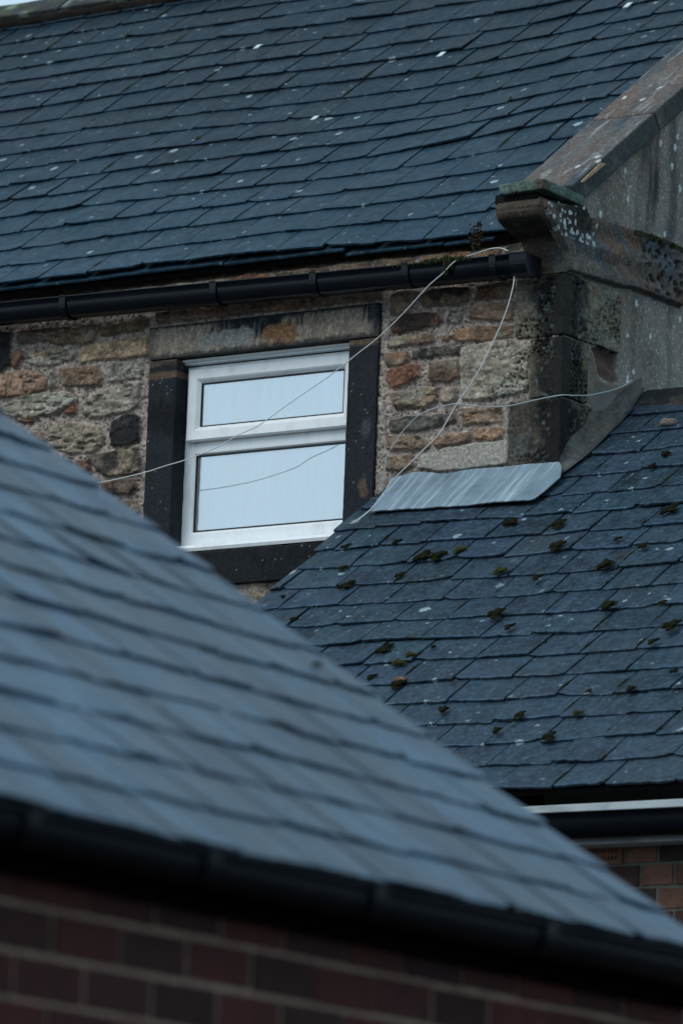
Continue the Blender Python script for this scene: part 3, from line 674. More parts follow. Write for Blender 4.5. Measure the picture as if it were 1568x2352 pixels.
# water-stain runs below the coping joint
def stain(cy, wy, zt, zb, s, col, amt):
    global cg
    wob = cy+.02*fbm(0, 1, Zg*6, s, 3)
    m = sst(1, .1, np.abs(Yg-wob)/wy+.7*fbm(Yg*30, 4, Zg*5, s+1, 3))*sst(zt+.03, zt-.05, Zg)*sst(zb-.1, zb+.3, Zg)
    cg = cg*(1-amt*m[..., None])+C_(*col)*amt*m[..., None]
pj = onx(*ZK([(1330, 180)])[0], 0.0); stain(pj[1], .075, 9.0, pj[2]-.35, 81, (22, 32, 38), .9)
stain(pj[1]+.16, .05, 9.0, pj[2]-.6, 82, (36, 44, 50), .5)
for k in range(7): stain(.25+k*.23, .03, 9, 5.5, 90+k, (54, 60, 64), .35)
w1, r1 = worley(Yg*24, Zg*17, 91); sp = (w1 < .24*r1+.08*fbm(Yg*60, 5, Zg*60, 92, 2)) & (r1 > .92) & (fbm(Yg*3, 5, Zg*3, 92, 2) > 0); cg = np.where(sp[..., None], C_(168, 182, 184), cg)
w1, r1 = worley(Yg*80, Zg*60, 93); sp = (w1 < .3*r1) & (r1 > .6); cg = np.where(sp[..., None], cg*2.0, cg)
def gp(pts, f): return [tuple(onx(px, py, 0.0)[[1, 2]]) for px, py in f(pts)]
rec = gp([(905,350),(935,330),(1105,365),(1118,480),(1112,600),(1060,605),(990,575),(950,565),(938,470)], ZT)
d = sdf(rec, Yg+.022*fbm(Yg*16, 1, Zg*16, 95, 3), Zg+.022*fbm(Yg*16, 7, Zg*16, 96, 3)); e = sst(-.003, .016, d)
up = sst(rec[1][1]-.08, rec[1][1]-.02, Zg)
Hg = Hg*(1-e)+e*(-.012-.012*up+.012*fbm(Yg*20, 1, Zg*20, 97, 4)); cr_ = C_(80, 66, 60)*(1+.3*fbm(Yg*30, 1, Zg*30, 98, 3))[..., None]
cg = cg*(1-e[..., None])+cr_*e[..., None]
pil = gp([(885,330),(925,345),(945,470),(950,565),(1000,580),(1100,606),(1200,575),(1290,540),(1300,640),(900,1000),(915,860),(890,740),(895,500)], ZT)
d = sdf(pil, Yg, Zg); e = sst(-.003, .012, d+.006*fbm(Yg*14, 1, Zg*14, 99, 3)); Hg = Hg+e*.010
cp = C_(104, 108, 108)*(1+.25*fbm(Yg*12, 1, Zg*12, 101, 4))[..., None]; bw = sst(0, .4, fbm(Yg*9, 1, Zg*9, 102, 3))[..., None]
cp = cp*(1-bw*.6)+C_(92, 80, 64)*bw*.6; cg = cg*(1-e[..., None])+cp*e[..., None]
ms = sst(.35, .55, fbm(Yg*60, 1, Zg*60, 103, 2)); 
V = np.stack([GX+Hg, Yg, Zg], -1).reshape(-1, 3); i = np.arange(ny-1)[:, None]*nz+np.arange(nz-1)[None]
Q = np.stack([i, i+nz, i+nz+1, i+1], -1).reshape(-1, 4)
TP = math.tan(PU); cyy = Yg[:-1, :-1].ravel(); czz = Zg[:-1, :-1].ravel()
keep = czz < EAVZ+TP*(cyy+.06)+.02
mesh_np('gable_wall', V, Q[keep], M['render'], house, np.clip(cg.reshape(-1, 3), .003, .8))
m = MB(); gcl = tuple(base)
m.add([(GX-.11, .02, 0), (GX-.11, 6.2, 0), (GX-.11, 6.2, 6.4), (GX-.11, 3.07, 8.72), (GX-.11, .02, 6.4)], [(0, 1, 2, 3, 4)], gcl)
m.build('gable_wall', M['render'], house)

# --- roof of the stone house
n1 = (0, -math.sin(PU), math.cos(PU)); vd = (0, math.cos(PU), math.sin(PU))
XE0 = -7.2; RF1 = ((0, -.06, EAVZ-.008), (1, 0, 0), vd, n1)
RIDGE_V = 3.29
def lift1(u, v):
    s = min(max((u+1.5)/1.2, 0), 1); s = s*s*(3-2*s); q = min(max(v/.9, 0), 1)
    sag = -.018*math.exp(-((u+1.6)/1.1)**2)*math.exp(-((v-1.5)/1.0)**2)
    return .035*s*q-.026*s*(1-q)*1.0+sag+.004*math.sin(u*3.1+v*2.3)+.003*math.sin(v*9+u*1.7)
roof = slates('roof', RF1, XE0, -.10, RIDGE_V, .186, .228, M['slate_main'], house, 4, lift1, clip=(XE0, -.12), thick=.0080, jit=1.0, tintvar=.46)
m = MB(); m.box((XE0, .02, -.06), (-.03, RIDGE_V-.02, -.040)); dk = m.build('roof_deck', M['deck'], roof); dk.parent = house; dk.matrix_parent_inverse = Matrix.Translation(-parent_origin(house)); placed(dk, RF1)
yr = -.06+RIDGE_V*math.cos(PU); zr = EAVZ+RIDGE_V*math.sin(PU)
m = MB(); m.add([(XE0, yr, zr-.03), (0, yr, zr-.03), (0, 6.3, 6.35), (XE0, 6.3, 6.35)], [(0, 1, 2, 3)]); m.build('back_slope', M['deck'], house)
# undercloak: thick doubled slates along the eaves
rn = random.Random(9); m = MB(); u = -7.2
while u < -.35:
    l = rn.uniform(.30, .6); z_ = lift1(u+l/2, 0)-.012; m.box((u, -.006+rn.uniform(-.003, .003), z_-.010), (min(u+l-.004, -.3), .2, z_), tuple(np.array((1, 1, 1))*rn.uniform(.5, .9))); u += l
uc = m.build('eaves_course', M['slate_main'], house, bevel=.0015); placed(uc, RF1)
# ridge: saddle stones bedded in mortar
rn = random.Random(12); u = -7.2
while u < -.2:
    l = .46; P = []
    def rd(P, V, n, s=int(-u*100)): return .006*fbm(P[:, 0]*12, P[:, 1]*12, P[:, 2]*12, s, 4)
    def rc(P, V, n, h, s=int(-u*100)):
        c = np.tile(C_(52, 58, 62), (len(P), 1))*(1+.5*fbm(P[:, 0]*20, P[:, 1]*20, P[:, 2]*20, s, 4))[:, None]
        gm = sst(.05, .4, fbm(P[:, 0]*10, P[:, 1]*10, P[:, 2]*10, s+3, 3)); c = mixv(c, np.tile(C_(62, 78, 40), (len(P), 1)), gm*.7)
        l_ = sst(.2, .5, fbm(P[:, 0]*14, P[:, 1]*14, P[:, 2]*14, s+5, 3)); c = mixv(c, np.tile(C_(130, 148, 146), (len(P), 1)), l_*.7); return np.clip(c, .004, .8)
    fr = ((u, yr-.13*math.cos(PU), zr-.13*math.sin(PU)+.045), (1, 0, 0), vd, n1)
    block('ridge_stone', fr, (l-.012, .16, .028), M['stone'], house, rd, rc, .012, .008)
    fr = ((u, yr-.01, zr+.06), (1, 0, 0), (0, math.cos(PU), -math.sin(PU)), (0, math.sin(PU), math.cos(PU)))
    block('ridge_stone', fr, (l-.012, .16, .028), M['stone'], house, rd, rc, .02, .008)
    u += l
def md(P, V, n): return .010*fbm(P[:, 0]*22, P[:, 1]*22, P[:, 2]*22, 61, 4)
def mc_(P, V, n, h):
    c = np.tile(C_(52, 44, 40), (len(P), 1))*(1+.6*fbm(P[:, 0]*16, P[:, 1]*20, P[:, 2]*20, 62, 4))[:, None]; return np.clip(c, .004, .8)
block('ridge_mortar', ((-5.6, yr-.115*math.cos(PU), zr-.115*math.sin(PU)+.012), (1, 0, 0), vd, n1), (5.4, .12, .036), M['stone'], house, md, mc_, .012, .008)

# --- gable coping, kneeler and its cap
def cop_disp(seed):
    return lambda P, V, n: .0025*fbm(P[:, 0]*14, P[:, 1]*14, P[:, 2]*14, seed, 4)+.0012*fbm(P[:, 0]*70, P[:, 1]*70, P[:, 2]*70, seed+1, 2)
def cop_col(seed, c0=(92, 94, 96), c1=(98, 88, 84), c2=(54, 70, 82)):
    def f(P, V, n, h):
        a = fbm(P[:, 0]*12, P[:, 1]*4, P[:, 2]*4, seed+2, 4); c = mixv(np.tile(C_(*c0), (len(P), 1)), np.tile(C_(*c1), (len(P), 1)), sst(-.2, .4, a))
        b = fbm(P[:, 0]*9, P[:, 1]*3, P[:, 2]*3, seed+5, 3); c = mixv(c, np.tile(C_(*c2), (len(P), 1)), sst(.0, .45, b)*.8)
        c = c*(1+.35*fbm(P[:, 0]*50, P[:, 1]*30, P[:, 2]*30, seed+3, 3))[:, None]
        s = sst(.25, .5, fbm(P[:, 0]*35, P[:, 1]*9, P[:, 2]*9, seed+4, 4)); c = mixv(c, np.tile(C_(150, 156, 158), (len(P), 1)), s*.5)
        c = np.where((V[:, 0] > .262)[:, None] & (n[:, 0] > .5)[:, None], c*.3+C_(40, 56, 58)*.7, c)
        w1, r1 = worley(P[:, 0]*30, P[:, 1]*26, seed); c = np.where(((w1 < .3*r1) & (r1 > .972) & (n[:, 2] > .5))[:, None], C_(180, 190, 190), c)
        return np.clip(c, .004, .8)
    return f
pA = onroof(*ZK([(560, 195)])[0], EAVZ, PU, -.06, .07); 
cs0 = onroof(2199, 431, EAVZ, PU, -.06, .06); vj = (cs0[1]+.06)/math.cos(PU)
print('coping joint v', vj, cs0, 'cap', pA)
CX0, CX1 = -.262, .022
v = .13; segs = [(.13, vj-.004, 51), (vj+.004, vj+.86, 52), (vj+.868, vj+1.7, 53), (vj+1.708, 3.42, 54)]
for (a, b, s) in segs:
    fr = ((CX0, -.06+a*math.cos(PU)-.02*n1[1]*0, EAVZ+a*math.sin(PU)-.010), (1, 0, 0), vd, n1)
    L_ = b-a
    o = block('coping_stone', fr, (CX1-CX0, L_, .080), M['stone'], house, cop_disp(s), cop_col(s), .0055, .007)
m = MB()
cA = [onx(*ZK([p])[0], CX1+.001) for p in ((832, 222), (975, 82), (1015, 90), (850, 226))]
# fresh spalled arris on the lowest coping stone
rowsA = [[cA[0]+np.array((-.006, 0, .001)), cA[1]+np.array((-.006, 0, .001))], [cA[0]+np.array((.0025, 0, -.004)), cA[1]+np.array((.0025, 0, -.004))], [cA[3]+np.array((.0005, 0, -.004)), cA[2]+np.array((.0005, 0, -.004))]]
m.loft(rowsA, c=tuple(C_(178, 150, 124))); m.build('spalled_edge', M['stone'], house, bevel=.002)
# kneeler (moulded springer): ogee profile extruded inwards, then a long weathered flank
prof_px = [(545, 345), (530, 385), (532, 425), (548, 470), (578, 520), (622, 570), (655, 590), (676, 640), (690, 700), (700, 750), (708, 800), (716, 872)]
prof = [onx(*p, .006) for p in ZK(prof_px)]
pz = np.array([p[2] for p in prof]); py = np.array([p[1] for p in prof]); print('kneeler', list(zip(py.round(3), pz.round(3))))
nzk = 90; nxk = 56; V = []; zs = np.linspace(pz[0], pz[-1], nzk); ys = np.interp(-zs, -pz, py)
zn = prof[5][2]; ys = ys-.012*np.exp(-((zs-zn-.035)/.028)**2)+.016*sst(zn-.002, zn-.012, zs)*sst(pz[-1]+.005, pz[-1]+.05, zs)
kw = np.interp(-zs, [-pz[0], -pz[-1]], [.185, .150])
A = []
for i in range(nzk):
    ring_ = [(-kw[i], .03), (-kw[i], ys[i]+.01)]+[(-kw[i]+kw[i]*(t/(nxk-1)), ys[i]) for t in range(nxk)]+[(.006+.0, ys[i]+.004), (.006, .03), (.006, .10)]
    A.append([(x, y, zs[i]) for x, y in ring_])
A = np.array(A); nr = A.shape[1]; P = A.reshape(-1, 3)
hh = .006*fbm(P[:, 0]*14, P[:, 1]*20, P[:, 2]*20, 66, 4)+.003*fbm(P[:, 0]*70, P[:, 1]*70, P[:, 2]*70, 64, 3)+.0012*fbm(P[:, 0]*9, P[:, 1]*130, P[:, 2]*130, 67, 2)
hh = hh+.006*fbm(P[:, 0]*14, 2, P[:, 2]*9, 65, 2)
P = P+np.stack([0*hh, -hh, 0*hh], -1)
i = np.arange(nzk-1)[:, None]*nr+np.arange(nr-1)[None]; Q = np.stack([i, i+nr, i+nr+1, i+1], -1).reshape(-1, 4)
c = np.tile(C_(66, 60, 54), (len(P), 1))*(1+.45*fbm(P[:, 0]*6, P[:, 1]*30, P[:, 2]*30, 68, 4))[:, None]
yl = sst(.1, .45, fbm(P[:, 0]*14, P[:, 1]*14, P[:, 2]*14, 69, 3)); c = mixv(c, np.tile(C_(104, 92, 56), (len(P), 1)), yl*.45)
c = mixv(c, np.tile(C_(86, 96, 104), (len(P), 1)), sst(6.36, 6.28, P[:, 2])*sst(-.07, -.02, P[:, 0])*.6)
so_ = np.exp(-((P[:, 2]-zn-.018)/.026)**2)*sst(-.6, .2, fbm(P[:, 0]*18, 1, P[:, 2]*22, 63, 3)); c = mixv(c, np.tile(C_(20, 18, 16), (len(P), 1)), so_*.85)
kn = mesh_np('kneeler_stone', P, Q, M['stone'], house, np.clip(c, .004, .8))
# flank on the gable
fl = gp([(540,345),(620,372),(845,395),(862,470),(900,478),(1150,545),(1400,622),(1556,700),(1552,920),(1546,1132),(1480,1106),(1180,992),(1100,990),(730,872),(712,872),(700,740),(660,645),(622,572),(572,470),(545,420)], ZK)
fa = np.array(fl); res = .0035
Yk, Zk = np.meshgrid(np.arange(fa[:, 0].min()-.01, fa[:, 0].max()+.01, res), np.arange(fa[:, 1].min()-.01, fa[:, 1].max()+.01, res), indexing='ij')
d = sdf(fl, Yk, Zk+.003*fbm(Yk*14, 1, 0*Zk, 111, 2)); 
# local coordinates: along the stone and across
rt = sst(.38, .62, Yk); lowb = sst(.0, .04, d)
top = sdf(fl, Yk, Zk+.02)
hollow = sst(.05, .5, fbm(Yk*5, 1, Zk*9, 112, 3))
Hk = .0045*fbm(Yk*26, 1, Zk*30, 126, 4)+.002*fbm(Yk*90, 1, Zk*110, 127, 2)+.030*sst(-.001, .010, d)-.010*hollow*sst(.2, .4, Yk)+.0035*fbm(Yk*10, 1, Zk*30+Yk*18, 113, 4)
w1, r1 = worley(Yk*30+.6*fbm(Yk*20, 1, Zk*20, 114, 2), Zk*34, 115); pm = sst(.55, .1, w1)*(r1 > .3)*rt*sst(-.2, .2, fbm(Yk*5, 4, Zk*7, 116, 2)+.1); Hk -= .020*pm*lowb
# concave moulding carried along the lower half of the stone
dl = sdf(fl, Yk, Zk-.06); band = sst(-.02, .0, -dl)*lowb; Hk -= .014*sst(.0, .05, d)*np.exp(-((d-.07)/.035)**2)*(Yk > .02)
c = C_(92, 90, 88)[None, None]*(1+.5*fbm(Yk*40, 1, Zk*40, 128, 3)[..., None])*(1+.4*fbm(Yk*6, 1, Zk*26+Yk*16, 117, 4))[..., None]
bb = sst(-.1, .4, fbm(Yk*5, 2, Zk*14+Yk*8, 118, 3)); c = c*(1-.6*bb[..., None])+C_(110, 86, 68)*.6*bb[..., None]
bb = sst(.05, .5, fbm(Yk*6, 3, Zk*16+Yk*9, 119, 3)); c = c*(1-.6*bb[..., None])+C_(64, 88, 104)*.6*bb[..., None]
soot = sst(.14, .06, np.abs(Yk-.0)+.06*fbm(Yk*22, 1, Zk*22, 120, 3))*sst(6.30, 6.42, Zk+.02*fbm(Yk*20, 1, 0*Zk, 121, 2)); c = c*(1-.85*soot[..., None])+C_(20, 26, 28)*.85*soot[..., None]
w2, r2 = worley(Yk*46, Zk*40, 122); ls = ((w2+.35*fbm(Yk*60, 1, Zk*60, 125, 3) < .45*r2) & (r2 > .55) & (Yk < .17) & (Zk > 6.36)); c = np.where(ls[..., None], C_(176, 190, 196), c)
pk = pm*lowb; c = c*(1-.7*pk[..., None])
mo = sst(.022, .0, d)*sst(.35, .45, Yk)*(Zk > fa[6][1]-.2)*(Zk > 6.1+.0*Zk); 
tpm = (top < .012) & (Yk > .42) & (sdf(fl, Yk, Zk-.02) > .0); c = np.where(tpm[..., None], C_(40, 44, 22)*(1+.3*fbm(Yk*80, 1, Zk*80, 123, 2))[..., None], c)
ny, nz = Yk.shape; V = np.stack([GX+Hk, Yk, Zk], -1).reshape(-1, 3); i = np.arange(ny-1)[:, None]*nz+np.arange(nz-1)[None]
Q = np.stack([i, i+nz, i+nz+1, i+1], -1).reshape(-1, 4); keep = (d[:-1, :-1] > -.006).ravel()
mesh_np('kneeler_flank', V, Q[keep], M['stone'], house, np.clip(c.reshape(-1, 3), .004, .8))
# cap slab on the kneeler: greenish, pitted, slightly hog-backed
capc = onx(*ZK([(562, 275)])[0], .03); capr = onx(*ZK([(838, 400)])[0], .03); capl = ony(*ZK([(240, 335)])[0], capc[1])
print('cap', capc, capr, capl)
def capd(P, V, n): return .003*fbm(P[:, 0]*24, P[:, 1]*24, P[:, 2]*24, 131, 4)-.005*sst(.3, .1, worley(P[:, 0]*60+P[:, 1]*60, P[:, 2]*70, 132)[0])*(n[:, 2] < .5)*(worley(P[:, 0]*60+P[:, 1]*60, P[:, 2]*70, 132)[1] > .6)
def capcol(P, V, n, h):
    c = np.tile(C_(84, 104, 100), (len(P), 1))*(1+.5*fbm(P[:, 0]*30, P[:, 1]*30, P[:, 2]*30, 133, 4))[:, None]
    b = sst(.05, .02, np.hypot(P[:, 0]-.03, P[:, 1]-capc[1])); c = mixv(c, np.tile(C_(72, 56, 44), (len(P), 1)), b*.7); return np.clip(c, .004, .8)
cap = block('kneeler_cap', ((capl[0], capc[1], capc[2]), (1, 0, 0), (0, 1, 0), (0, 0, 1)), (.03-capl[0], capr[1]-capc[1]+.02, .040), M['stone'], house, capd, capcol, .004, .006)
# hog-back: bend ends down slightly
me = cap.data; co = np.empty(len(me.vertices)*3, np.float32); me.vertices.foreach_get('co', co); co = co.reshape(-1, 3)
tx = (co[:, 0]-capl[0])/(.03-capl[0]); ty = (co[:, 1]-capc[1])/(capr[1]-capc[1]); co[:, 2] -= .006*(1-tx)**2+.010*np.clip(ty, 0, 1)**2
me.vertices.foreach_set('co', co.ravel()); me.update()
m = MB(); m.box((-.20, capc[1]+.03, capc[2]-.03), (-.02, .25, capc[2]+.004)); m.build('bedding_packer', M['deck'], house)

# --- cement fillet between gable and the lower roof
Z2 = 5.4806                        # lower roof plane meets the facade here
tp2 = ZT([(684, 1115), (760, 985), (855, 895), (905, 800), (1000, 790), (1100, 690), (1190, 600), (1275, 545)])
bp2 = ZT([(684, 1252), (770, 1190), (870, 1112), (960, 1030), (1060, 930), (1140, 850), (1215, 752), (1295, 628)])
top_ = [onx(*p, .012) for p in tp2]; bot_ = [onroof(*p, Z2, PU, 0, .02) for p in bp2]
T = spline(top_, 12); B = spline(bot_, 12); rows = []
for s in np.linspace(0, 1, 28):
    r_ = []
    for i, (a, b) in enumerate(zip(T, B)):
        p = a*(1-s)+b*s; n = np.array((.6, -.3, .6)); n /= np.linalg.norm(n)
        p = p+n*(-.018*math.sin(math.pi*s))
        r_.append(p)
    rows.append(r_)
P = np.array(rows); nr, nc = P.shape[:2]; P = P.reshape(-1, 3); hh = .004*fbm(P[:, 0]*20, P[:, 1]*20, P[:, 2]*20, 141, 4)
hh = hh*1.6+.003*fbm(P[:, 0]*60, P[:, 1]*60, P[:, 2]*60, 146, 3); P = P+hh[:, None]*np.array((.6, -.3, .6)); i = np.arange(nr-1)[:, None]*nc+np.arange(nc-1)[None]; Q = np.stack([i, i+nc, i+nc+1, i+1], -1).reshape(-1, 4)
c = np.tile(C_(76, 80, 80), (len(P), 1))*(1+.6*fbm(P[:, 0]*16, P[:, 1]*16, P[:, 2]*16, 142, 4)+.5*fbm(P[:, 0]*70, P[:, 1]*70, P[:, 2]*70, 145, 3))[:, None]
b_ = sst(0, .4, fbm(P[:, 0]*9, P[:, 1]*9, P[:, 2]*9, 143, 3)); c = mixv(c, np.tile(C_(92, 78, 64), (len(P), 1)), b_*.6)
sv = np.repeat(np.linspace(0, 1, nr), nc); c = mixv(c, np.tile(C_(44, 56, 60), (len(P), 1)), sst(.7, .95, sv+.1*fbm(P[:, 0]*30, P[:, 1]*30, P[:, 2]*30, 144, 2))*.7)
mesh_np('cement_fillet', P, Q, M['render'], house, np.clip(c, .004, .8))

# --- gutter on the stone house
def gutter(name, xa, xb, yb, za, zb_, mt, par, depth=.10, hgt=.074, axis='x'):
    sg = lambda v, e: math.copysign(abs(v)**e, v)
    prof = [(-depth/2+depth/2*sg(math.cos(t), .62), -hgt*abs(math.sin(t))**.75) for t in [math.pi*k/16 for k in range(17)]]
    prof += [(-depth-.004, .001), (-depth-.004, .006), (-depth+.004, .006)]
    prof += [(-depth/2+(depth/2-.003)*sg(math.cos(t), .62), -(hgt-.003)*abs(math.sin(t))**.75) for t in [math.pi*k/16 for k in range(16, -1, -1)]]
    m = MB(); rows = []
    for t in np.linspace(0, 1, 24):
        x = xa+(xb-xa)*t; z = za+(zb_-za)*t+.0015*math.sin(x*2.2)
        rows.append([((x, yb+p, z+q) if axis == 'x' else (yb-p, x, z+q)) for p, q in prof])
    m.loft(rows, True, True); return m.build(name, mt, par, smooth=True), prof
gz0 = ony(0, 1112, -.155)[2]; gz1 = ony(1900, 930, -.155)[2]; gxr = ony(1922, 960, -.155)[0]; gxl = -7.0
gxa = ony(0, 1112, -.155)[0]; sl_g = (gz1-gz0)/(ony(1900, 930, -.155)[0]-gxa)
print('gutter', gz0, gz1, gxr)
gut, pr = gutter('gutter', gxl, gxr, -.05, gz0+sl_g*(gxl-gxa), gz0+sl_g*(gxr-gxa), M['gutter'], house)
for px in (228, 776, 1140, 1476, 1795):
    x = ony(px, 1100, -.155)[0]; z = gz0+sl_g*(x-gxa); m = MB()
    rows = [[(x+dx, -.05+p*1.045-.0015, z+q*1.05+(.003 if q > -.01 else -.001)) for p, q in pr[:19]] for dx in (-.015, -.012, .012, .015)]
    m.loft(rows); m.build('bracket', M['gutter'], gut)
m = MB(); m.loft([[(x, -.05+p*1.05-.001, gz0+sl_g*(x-gxa)+q*1.06+.0015) for p, q in pr[:19]] for x in (gxr-.072, gxr-.070, gxr, gxr+.002)], False, True); m.build('stop_end', M['gutter'], gut, smooth=False)

# --- pale clips on the roof
for (px, py, L_) in ((1615, 200, .045), (943, 172, .04), (1152, 433, .035), (2297, 20, .05)):
    p = onroof(px, py, EAVZ, PU, -.06, .028); m = MB(); m.box((-.012, -L_/2, 0), (.012, L_/2, .003)); o = m.build('metal_clip', M['clip'], house)
    placed(o, (p, (math.cos(.1), math.sin(.1)*vd[1], math.sin(.1)*vd[2]), vd, n1))

# ================================================================== LOWER BRICK HOUSE
XV = -.782; YE = -1.985; ZE = Z2+TP*YE
bh = thing('brick_house', 'lower brick house with moss dotted slate roof and pale eaves board', 'house', (2, -1.2, 0))
RF2 = ((0, YE, ZE), (1, 0, 0), vd, n1); VR = (.53-YE)/math.cos(PU)
def lift2(u, v): return .004*math.sin(u*2.7+v*1.9)+.003*math.sin(v*7+u*2.9)-.010*math.exp(-((u-.9)/.9)**2-((v-1.2)/.9)**2)
vj0 = (0-YE)/math.cos(PU)
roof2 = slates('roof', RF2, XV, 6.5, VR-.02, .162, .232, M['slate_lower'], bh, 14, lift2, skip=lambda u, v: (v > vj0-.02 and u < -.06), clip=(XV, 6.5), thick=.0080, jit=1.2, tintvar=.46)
m = MB(); m.box((XV+.03, .02, -.03), (6.5, vj0-.03, -.014)); m.box((.03, vj0-.03, -.03), (6.5, VR, -.014)); dk = m.build('roof_deck', M['deck'], bh); placed(dk, RF2)
y2r = YE+VR*math.cos(PU); z2r = ZE+VR*math.sin(PU)
m = MB(); m.add([(0.02, y2r, z2r-.03), (6.5, y2r, z2r-.03), (6.5, 3.2, 3.9), (.02, 3.2, 3.9)], [(0, 1, 2, 3)]); m.build('back_slope', M['deck'], bh)
rdz = ony(2450, 1422, .53); print('ridge2', rdz, y2r, z2r)
u = .03; k = 0
while u < 6.5:
    rows = []
    for t in (0, .02, .5, .98, 1.0):
        x = u+.44*t; r_ = []
        e_ = .004 if t in (0, 1) else 0
        for (dy, dz) in ((-.118, -.104), (-.120, -.086), (-.02, -.004), (0, .0), (.02, -.004), (.120, -.086), (.118, -.104)):
            r_.append((x, y2r+dy*(1-e_*6), rdz[2]+dz-e_))
        rows.append(r_)
    m = MB(); m.loft(rows); m.build('ridge_tile', M['ridge'], bh); u += .445; k += 1
def md2(P, V, n): return .009*fbm(P[:, 0]*24, P[:, 1]*24, P[:, 2]*24, 161, 4)
def mc2(P, V, n, h): return np.clip(np.tile(C_(76, 66, 64), (len(P), 1))*(1+.9*fbm(P[:, 0]*20, P[:, 1]*20, P[:, 2]*20, 162, 4))[:, None], .004, .8)
block('ridge_mortar', ((.06, y2r-.165*math.cos(PU), z2r-.165*math.sin(PU)-.004), (1, 0, 0), vd, n1), (6.3, .07, .020), M['stone'], bh, md2, mc2, .009, .008)
# lead flashing dressed down over the slates
tf = ZQ([(215, 945), (345, 915), (470, 922), (560, 905), (740, 888), (900, 876), (992, 866)])
bf = ZQ([(130, 1096), (340, 1080), (500, 1070), (640, 1058), (810, 1044), (890, 1030), (1002, 938)])
top_ = [ony(*p, -.018) for p in tf]; bot_ = [onroof(*p, Z2, PU, 0, .030) for p in bf]
T = spline(top_, 24); B = spline(bot_, 24); rows = []
for s in np.linspace(0, 1, 26):
    r_ = []
    for a, b in zip(T, B):
        m_ = np.array((a[0]*.55+b[0]*.45, -.022, Z2-TP*.022+.050)); p = a*(1-s)**2+m_*2*s*(1-s)+b*s*s; r_.append(p)
    rows.append(r_)
P = np.array(rows); nr, nc = P.shape[:2]; P = P.reshape(-1, 3); sv = np.repeat(np.linspace(0, 1, nr), nc)
hh = .0045*fbm(P[:, 0]*16, 0, 0*P[:, 2], 171, 3)+.0012*fbm(P[:, 0]*70, P[:, 1]*70, P[:, 2]*70, 172, 2); P = P+hh[:, None]*np.array((0, -.7, .7))
P2 = P+np.array((0, .002, -.003)); i = np.arange(nr-1)[:, None]*nc+np.arange(nc-1)[None]; Q = np.stack([i, i+nc, i+nc+1, i+1], -1).reshape(-1, 4)
mesh_np('lead_flashing', np.concatenate([P, P2]), np.concatenate([Q, Q[:, ::-1]+len(P)]), M['lead'], bh)
# eaves: fascia, gutter, lower board
fz = ony(2400, 2925, YE-.02)[2]; print('fascia top', fz)
YW = YE+.10
m = MB(); m.box((XV+.02, YE+.005, fz-.133), (6.5, YE+.028, fz)); m.build('fascia_board', M['board'], bh, bevel=.003)
m = MB(); m.box((XV+.02, YE+.028, fz-.133), (6.5, YW+.03, fz-.123)); m.build('soffit_board', M['board'], bh)
gutter('gutter', XV, 6.5, YE+.004, fz-.044, fz-.044, M['gutter_near'], bh, .095, .075)
# brick wall made of real bricks
def bricks(name, org, ud, nd, L_, zlo, zhi, mt, par, seed, cols, mcol, course=.075, bl=.225, air=None, jd=.006, vj_=.005):
    rn = random.Random(seed); ud = np.array(ud, float); nd = np.array(nd, float); org = np.array(org, float); m = MB()
    def bx(u0, u1, za, zb, d0, d1, c):
        q = [org+ud*u+nd*d+np.array((0, 0, z)) for z in (za, zb) for (u, d) in ((u0, d0), (u1, d0), (u1, d1), (u0, d1))]
        m.add(q, [(0, 3, 2, 1), (4, 5, 6, 7), (0, 1, 5, 4), (1, 2, 6, 5), (2, 3, 7, 6), (3, 0, 4, 7)], c)
    mor = [org+np.array((0, 0, zlo)), org+ud*L_+np.array((0, 0, zlo)), org+ud*L_+np.array((0, 0, zhi)), org+np.array((0, 0, zhi))]
    m.add(mor, [(0, 1, 2, 3)], tuple(mcol))
    k = 0; z = zhi
    while z > zlo:
        u = -bl*(k % 2)*.5; j = 0
        while u < L_:
            l = bl if (k % 2 == 0 or True) else bl
            a, b = max(u+vj_, 0), min(u+l-vj_, L_); u += l
            if b-a < .02: continue
            if air and k == 0 and air[0]-.11 < (a+b)/2 < air[0]+.11: continue
            c = np.array(rn.choice(cols))*rn.uniform(.75, 1.25); dz = rn.uniform(-.0015, .0015)
            bx(a+rn.uniform(0, .002), b-rn.uniform(0, .002), z-course+.005+dz, z-.005+dz, -.02, jd+rn.uniform(-.002, .002), tuple(c))
        z -= course; k += 1
    return m.build(name, mt, par, bevel=.002)
bc = [C_(*q)*.68 for q in ((112, 82, 74), (98, 70, 62), (80, 60, 56), (108, 82, 76), (60, 50, 50), (114, 86, 74))]
pa = ony(2180, 3112, YW); zt = ony(2400, 3082, YW)[2]+.005; print('air brick', pa, zt)
bricks('brick_wall', (XV+.04, YW, 0), (1, 0, 0), (0, -1, 0), 7.2, 1.0, zt, M['brick'], bh, 6, bc, C_(88, 92, 90), bl=.128, air=(pa[0]-XV-.04, 0))
m = MB(); ax0, ax1, az0, az1 = pa[0]-.105, pa[0]+.105, zt-.072, zt-.004
m2 = MB()
ncol = 13
xs = np.linspace(ax0+.012, ax1-.012, ncol*2+1); zz = [az0, az0+.012, az0+.024, az0+.036, az0+.048, az1]
